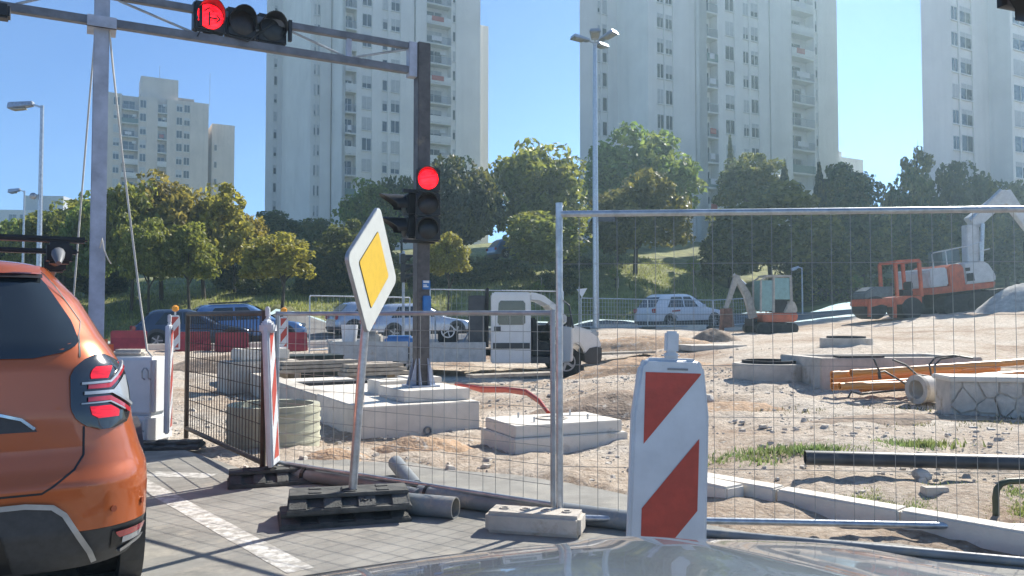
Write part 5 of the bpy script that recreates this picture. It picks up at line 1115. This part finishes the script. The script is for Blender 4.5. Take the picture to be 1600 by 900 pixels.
def link(m, a, b, wa, wb, th, y):                # tapered plate arm in the xz plane
    a, b = Vector((a[0],0,a[1])), Vector((b[0],0,b[1])); t = (b-a).normalized(); n = Vector((-t.z,0,t.x))
    v = [a+n*wa/2,a-n*wa/2,b-n*wb/2,b+n*wb/2]; vv = [p+Vector((0,y-th/2,0)) for p in v]+[p+Vector((0,y+th/2,0)) for p in v]
    return m.add(vv,[(0,1,2,3),(7,6,5,4),(0,4,5,1),(1,5,6,2),(2,6,7,3),(3,7,4,0)])
g = P(1203,521,32); g.z = H(g.x,g.y)-.02; sc = 1/39.
me_ = thing('mini_excavator','small beige and orange mini excavator digging beside the far fence','excavator',g,R(5))
track(me_,-.85,.85,-.75,.3,.42); track(me_,-.85,.85,.45,.3,.42); MB().bb(-.5,.5,-.45,.45,.2,.45).build('undercarriage', trackm, me_)
side_poly([(-.55,.46),(.75,.46),(.86,.6),(.86,.82),(-.55,.82)],-.7,.7).build('slew_deck', ornm, me_, bevel=.04)
side_poly([(.30,.83),(.86,.83),(.86,1.05),(.72,1.30),(.55,1.30)],-.66,.66).build('engine_cover', beigem, me_, bevel=.04)
fr = MB()
for y in (-.62,.1):
    fr.bar((-.62,y,.84),(-.60,y,2.10),.06).bar((-.60,y,2.10),(-.40,y,2.24),.06).bar((.62,y,1.30),(.60,y,2.24),.09).bar((-.1,y,.84),(-.08,y,2.24),.07)
fr.bb(-.42,.64,-.66,.14,2.24,2.31).build('cab_frame', beigem, me_)
gl_ = mat('cab_glass',(.16,.28,.27),.05,var=.1,coat=.5)
MB().bb(-.595,-.12,-.635,-.625,.9,2.1).bb(-.05,.56,-.635,-.625,1.35,2.2).bb(-.60,-.59,-.58,.07,.95,2.1).build('cab_glass', gl_, me_); MB().bb(-.08,.5,-.55,.05,.84,1.35).build('seat', darkin, me_, bevel=.05)
bo = MB(); link(bo,(-.72,.62),(-1.0,1.62),.30,.26,.2,-.1); link(bo,(-1.0,1.58),(-1.42,2.28),.28,.18,.2,-.1); bo.build('boom', beigem, me_, bevel=.01)
st = MB(); link(st,(-1.36,2.33),(-1.84,1.0),.24,.14,.14,-.1); st.build('stick', beigem, me_, bevel=.01); MB().tube([(-1.02,-.1,1.95),(-1.5,-.1,2.36)],.05,8).tube([(-.85,-.1,.8),(-1.2,-.1,1.8)],.045,8).build('hydraulic_cylinder', galv, me_)
bk = MB(); link(bk,(-1.84,1.0),(-1.78,.25),.32,.42,.5,-.1); link(bk,(-1.95,.75),(-2.05,-.1),.10,.05,.45,-.1); bk.build('bucket', mat('rusty_bucket',(.20,.10,.07),.8,var=.25), me_, bevel=.02)
MB().bar((-.78,-.5,.45),(-.78,.5,.45),.12,.3).build('swing_post', trackm, me_)
g = P(1490,490,36.5); g.z = P(1490,489,36.5).z
be_ = thing('large_excavator','large grey and orange tracked excavator with raised boom at the right','excavator',g,R(6)); be_.rotation_euler = (0,R(-6.5),R(6))
track(be_,-1.45,2.25,-1.45,.6,.88); track(be_,-1.45,2.25,.85,.6,.88); MB().bb(-.8,.9,-.84,.84,.35,.95).build('undercarriage', trackm, be_)
side_poly([(-1.85,1.0),(1.15,1.0),(1.25,1.25),(-1.85,1.3)],-1.35,1.35).build('deck', ornm, be_, bevel=.04)
side_poly([(-1.85,1.31),(-.95,1.31),(-.95,2.12),(-1.72,2.15),(-1.85,2.05)],-1.33,1.33).build('counterweight', greym, be_, bevel=.06)
side_poly([(-.94,1.1),(-.18,1.1),(-.18,2.05),(-.35,2.22),(-.75,2.22),(-.94,2.1)],-1.345,1.30).build('engine_housing', ornm, be_, bevel=.05)
side_poly([(-.17,1.27),(1.28,1.27),(1.32,1.55),(1.05,2.05),(.75,2.25),(-.17,2.2)],-1.33,1.30).build('side_cover', greym, be_, bevel=.06)
for a_ in ((-.1,.25,1.4,1.75),(-.12,.1,1.85,2.0)): MB().bb(a_[0],a_[1],-1.345,-1.332,a_[2],a_[3]).build('grille', darkin, be_)
rl = MB()
for pl in ([(-1.5,2.15),(-1.5,2.75),(-1.42,2.82),(.2,2.95)],[(-.85,2.2),(-.85,2.85)],[(.15,2.2),(.22,2.95),(1.0,3.1)],[(.75,2.25),(.82,3.05)],[(.2,2.6),(1.25,2.72)]): rl.tube([(x,-1.2,z) for x,z in pl],.028,6)
rl.build('handrail', galv, be_)
bo = MB(); link(bo,(1.15,1.7),(1.35,3.9),.75,.62,.4,0); link(bo,(1.35,3.95),(3.3,5.15),.66,.5,.4,0); bo.build('boom', greym, be_, bevel=.03)
st = MB(); link(st,(3.2,5.2),(4.6,2.8),.6,.35,.3,0); st.build('stick', greym, be_, bevel=.03); MB().tube([(1.35,-.28,1.5),(1.75,-.28,3.9)],.09,10).tube([(1.2,-.22,4.1),(2.9,-.22,5.35)],.08,10).tube([(1.6,.28,1.5),(1.75,.28,3.9)],.09,10).build('hydraulic_cylinder', galv, be_)
side_poly([(4.3,2.9),(4.8,2.9),(5.2,2.2),(5.0,1.5),(4.4,1.4),(4.2,2.0)],-.6,.6).build('bucket', trackm, be_, bevel=.04)
side_poly([(-.05,1.3),(.9,1.3),(.9,2.9),(-.05,2.9)],.3,1.3).build('cab', mat('cab_dark_glass',(.10,.14,.15),.1,coat=.5), be_, bevel=.05)
g = P(1392,497,34); g.z = H(g.x,g.y)
ro = thing('roll_bar_machine','orange compact roller with roll bar frame left of the large excavator','roller',g,R(5))
f_ = MB()
for y in (-.6,.6): f_.bar((-.06,y,.95),(-.12,y,2.38),.13).bar((1.02,y,.95),(.92,y,2.45),.13).bar((-.12,y,2.40),(.93,y,2.47),.13)
f_.bar((-.12,-.6,2.4),(-.12,.6,2.4),.1).bar((.92,-.6,2.45),(.92,.6,2.45),.1).build('roll_bar', ornm, ro, bevel=.015)
side_poly([(-.1,.62),(1.05,.62),(1.05,.98),(.3,.98),(-.1,.9)],-.6,.6).build('platform', ornm, ro, bevel=.04); MB().bb(.35,.85,-.3,.3,.98,1.25).bb(.72,.85,-.3,.3,1.25,1.6).build('seat', black, ro, bevel=.05); MB().ring((.15,0,1.42),(.5,0,.86),.19,.165,.03,18).tube([(-.05,0,1.0),(.15,0,1.42)],.03,6).build('steering_wheel', black, ro)
side_poly([(-1.45,.85),(-.12,.95),(-.12,1.38),(-1.0,1.36),(-1.4,1.15)],-.5,.5).build('engine_hood', mat('hood_grey',(.11,.13,.14),.45,var=.15), ro, bevel=.06)
side_poly([(-1.5,.55),(-1.2,.5),(-.75,.62),(-.25,.5),(-.1,.6),(-.1,.92),(-.6,.86),(-1.45,.84)],-.62,.62).build('front_frame', ornm, ro, bevel=.03)
MB().tube([(-.95,-.55,.48),(-.95,.55,.48)],.48,28).build('drum', trackm, ro, smooth=40); MB().tube([(.6,-.62,.46),(.6,.62,.46)],.46,28).build('rear_drum', trackm, ro, smooth=40); MB().bar((-1.3,-.64,.1),(-1.3,-.64,.8),.12).bar((-.2,-.64,.05),(-.2,-.64,.7),.12).build('yoke', ornm, ro)
# ------------------------------------------------------------------ own car: bonnet and cowl in front of the camera
oc = thing('camera_car','glossy dark bonnet of the car the photo was taken from','car',(0,0,0),A)
CX = .40
def zb(l, f):
    q = (l-CX)/.80
    return .988-.08*max(0,(f-.55))**1.25-.30*max(0,(f-1.0))**2-.04*abs(q)**2.6+.008*math.exp(-((abs(q)-.62)/.07)**2)
fs_ = lin(.42,1.62,40); ls_ = lin(CX-.82,CX+.82,48)
paint_b = mat('bonnet_paint',(.27,.30,.34),.26,.7,var=.05,scale=3,coat=1.)
rows = [[(l, f-.15*((l-CX)/.82)**2*max(0,(f-.5)/1.2), zb(l,f)) for l in ls_] for f in fs_]; top = rows[-1]
rows.append([(x,y+.03,z-.05) for x,y,z in top]); rows.append([(x,y+.035,z-.25) for x,y,z in top])
MB().grid(rows).build('bonnet', paint_b, oc, smooth=50)
cw = [[(l, .415-.12*j, 0.992+.012*j-.04*abs((l-CX)/.8)**2.6) for l in lin(CX-.85,CX+.85,24)] for j in (0,.5,1)]
MB().grid(cw).build('cowl', clad, oc, smooth=50)
for sg in (1,-1):
    MB().grid([[(CX+sg*.822, f-.15*max(0,(f-.5)/1.2), zb(CX+sg*.82,f)-.004-dz) for f in fs_] for dz in (0,.3,.5)]).build('wing', paint_b, oc, smooth=50)
q = Matrix.Rotation(-A,4,'Z') @ P(1640,-26,.5)
mv = MB().box((0,0,0),(.085,.025,.055)).build('rear_view_mirror', black, oc, bevel=.012, smooth=50, seg=3); mv.location = q; mv.rotation_euler = (0,0,-A+R(20))
# ------------------------------------------------------------------ distance haze, added also in place of windscreen veiling glare
hz_ = MB().bb(-300,300,-60,330,-4,66).build('haze', bpy.data.materials.new('veil_haze')); tag(hz_, 'thin distance haze over the whole street, also standing in for windscreen glare', 'haze', kind='stuff')
hm_ = hz_.data.materials[0]; hm_.use_nodes = True; n = hm_.node_tree; n.nodes.clear(); vo = n.nodes.new('ShaderNodeVolumePrincipled'); vo.inputs['Color'].default_value = (.62,.88,1,1); vo.inputs['Density'].default_value = .0013; vo.inputs['Anisotropy'].default_value = .55
oo = n.nodes.new('ShaderNodeOutputMaterial'); n.links.new(vo.outputs[0], oo.inputs['Volume'])
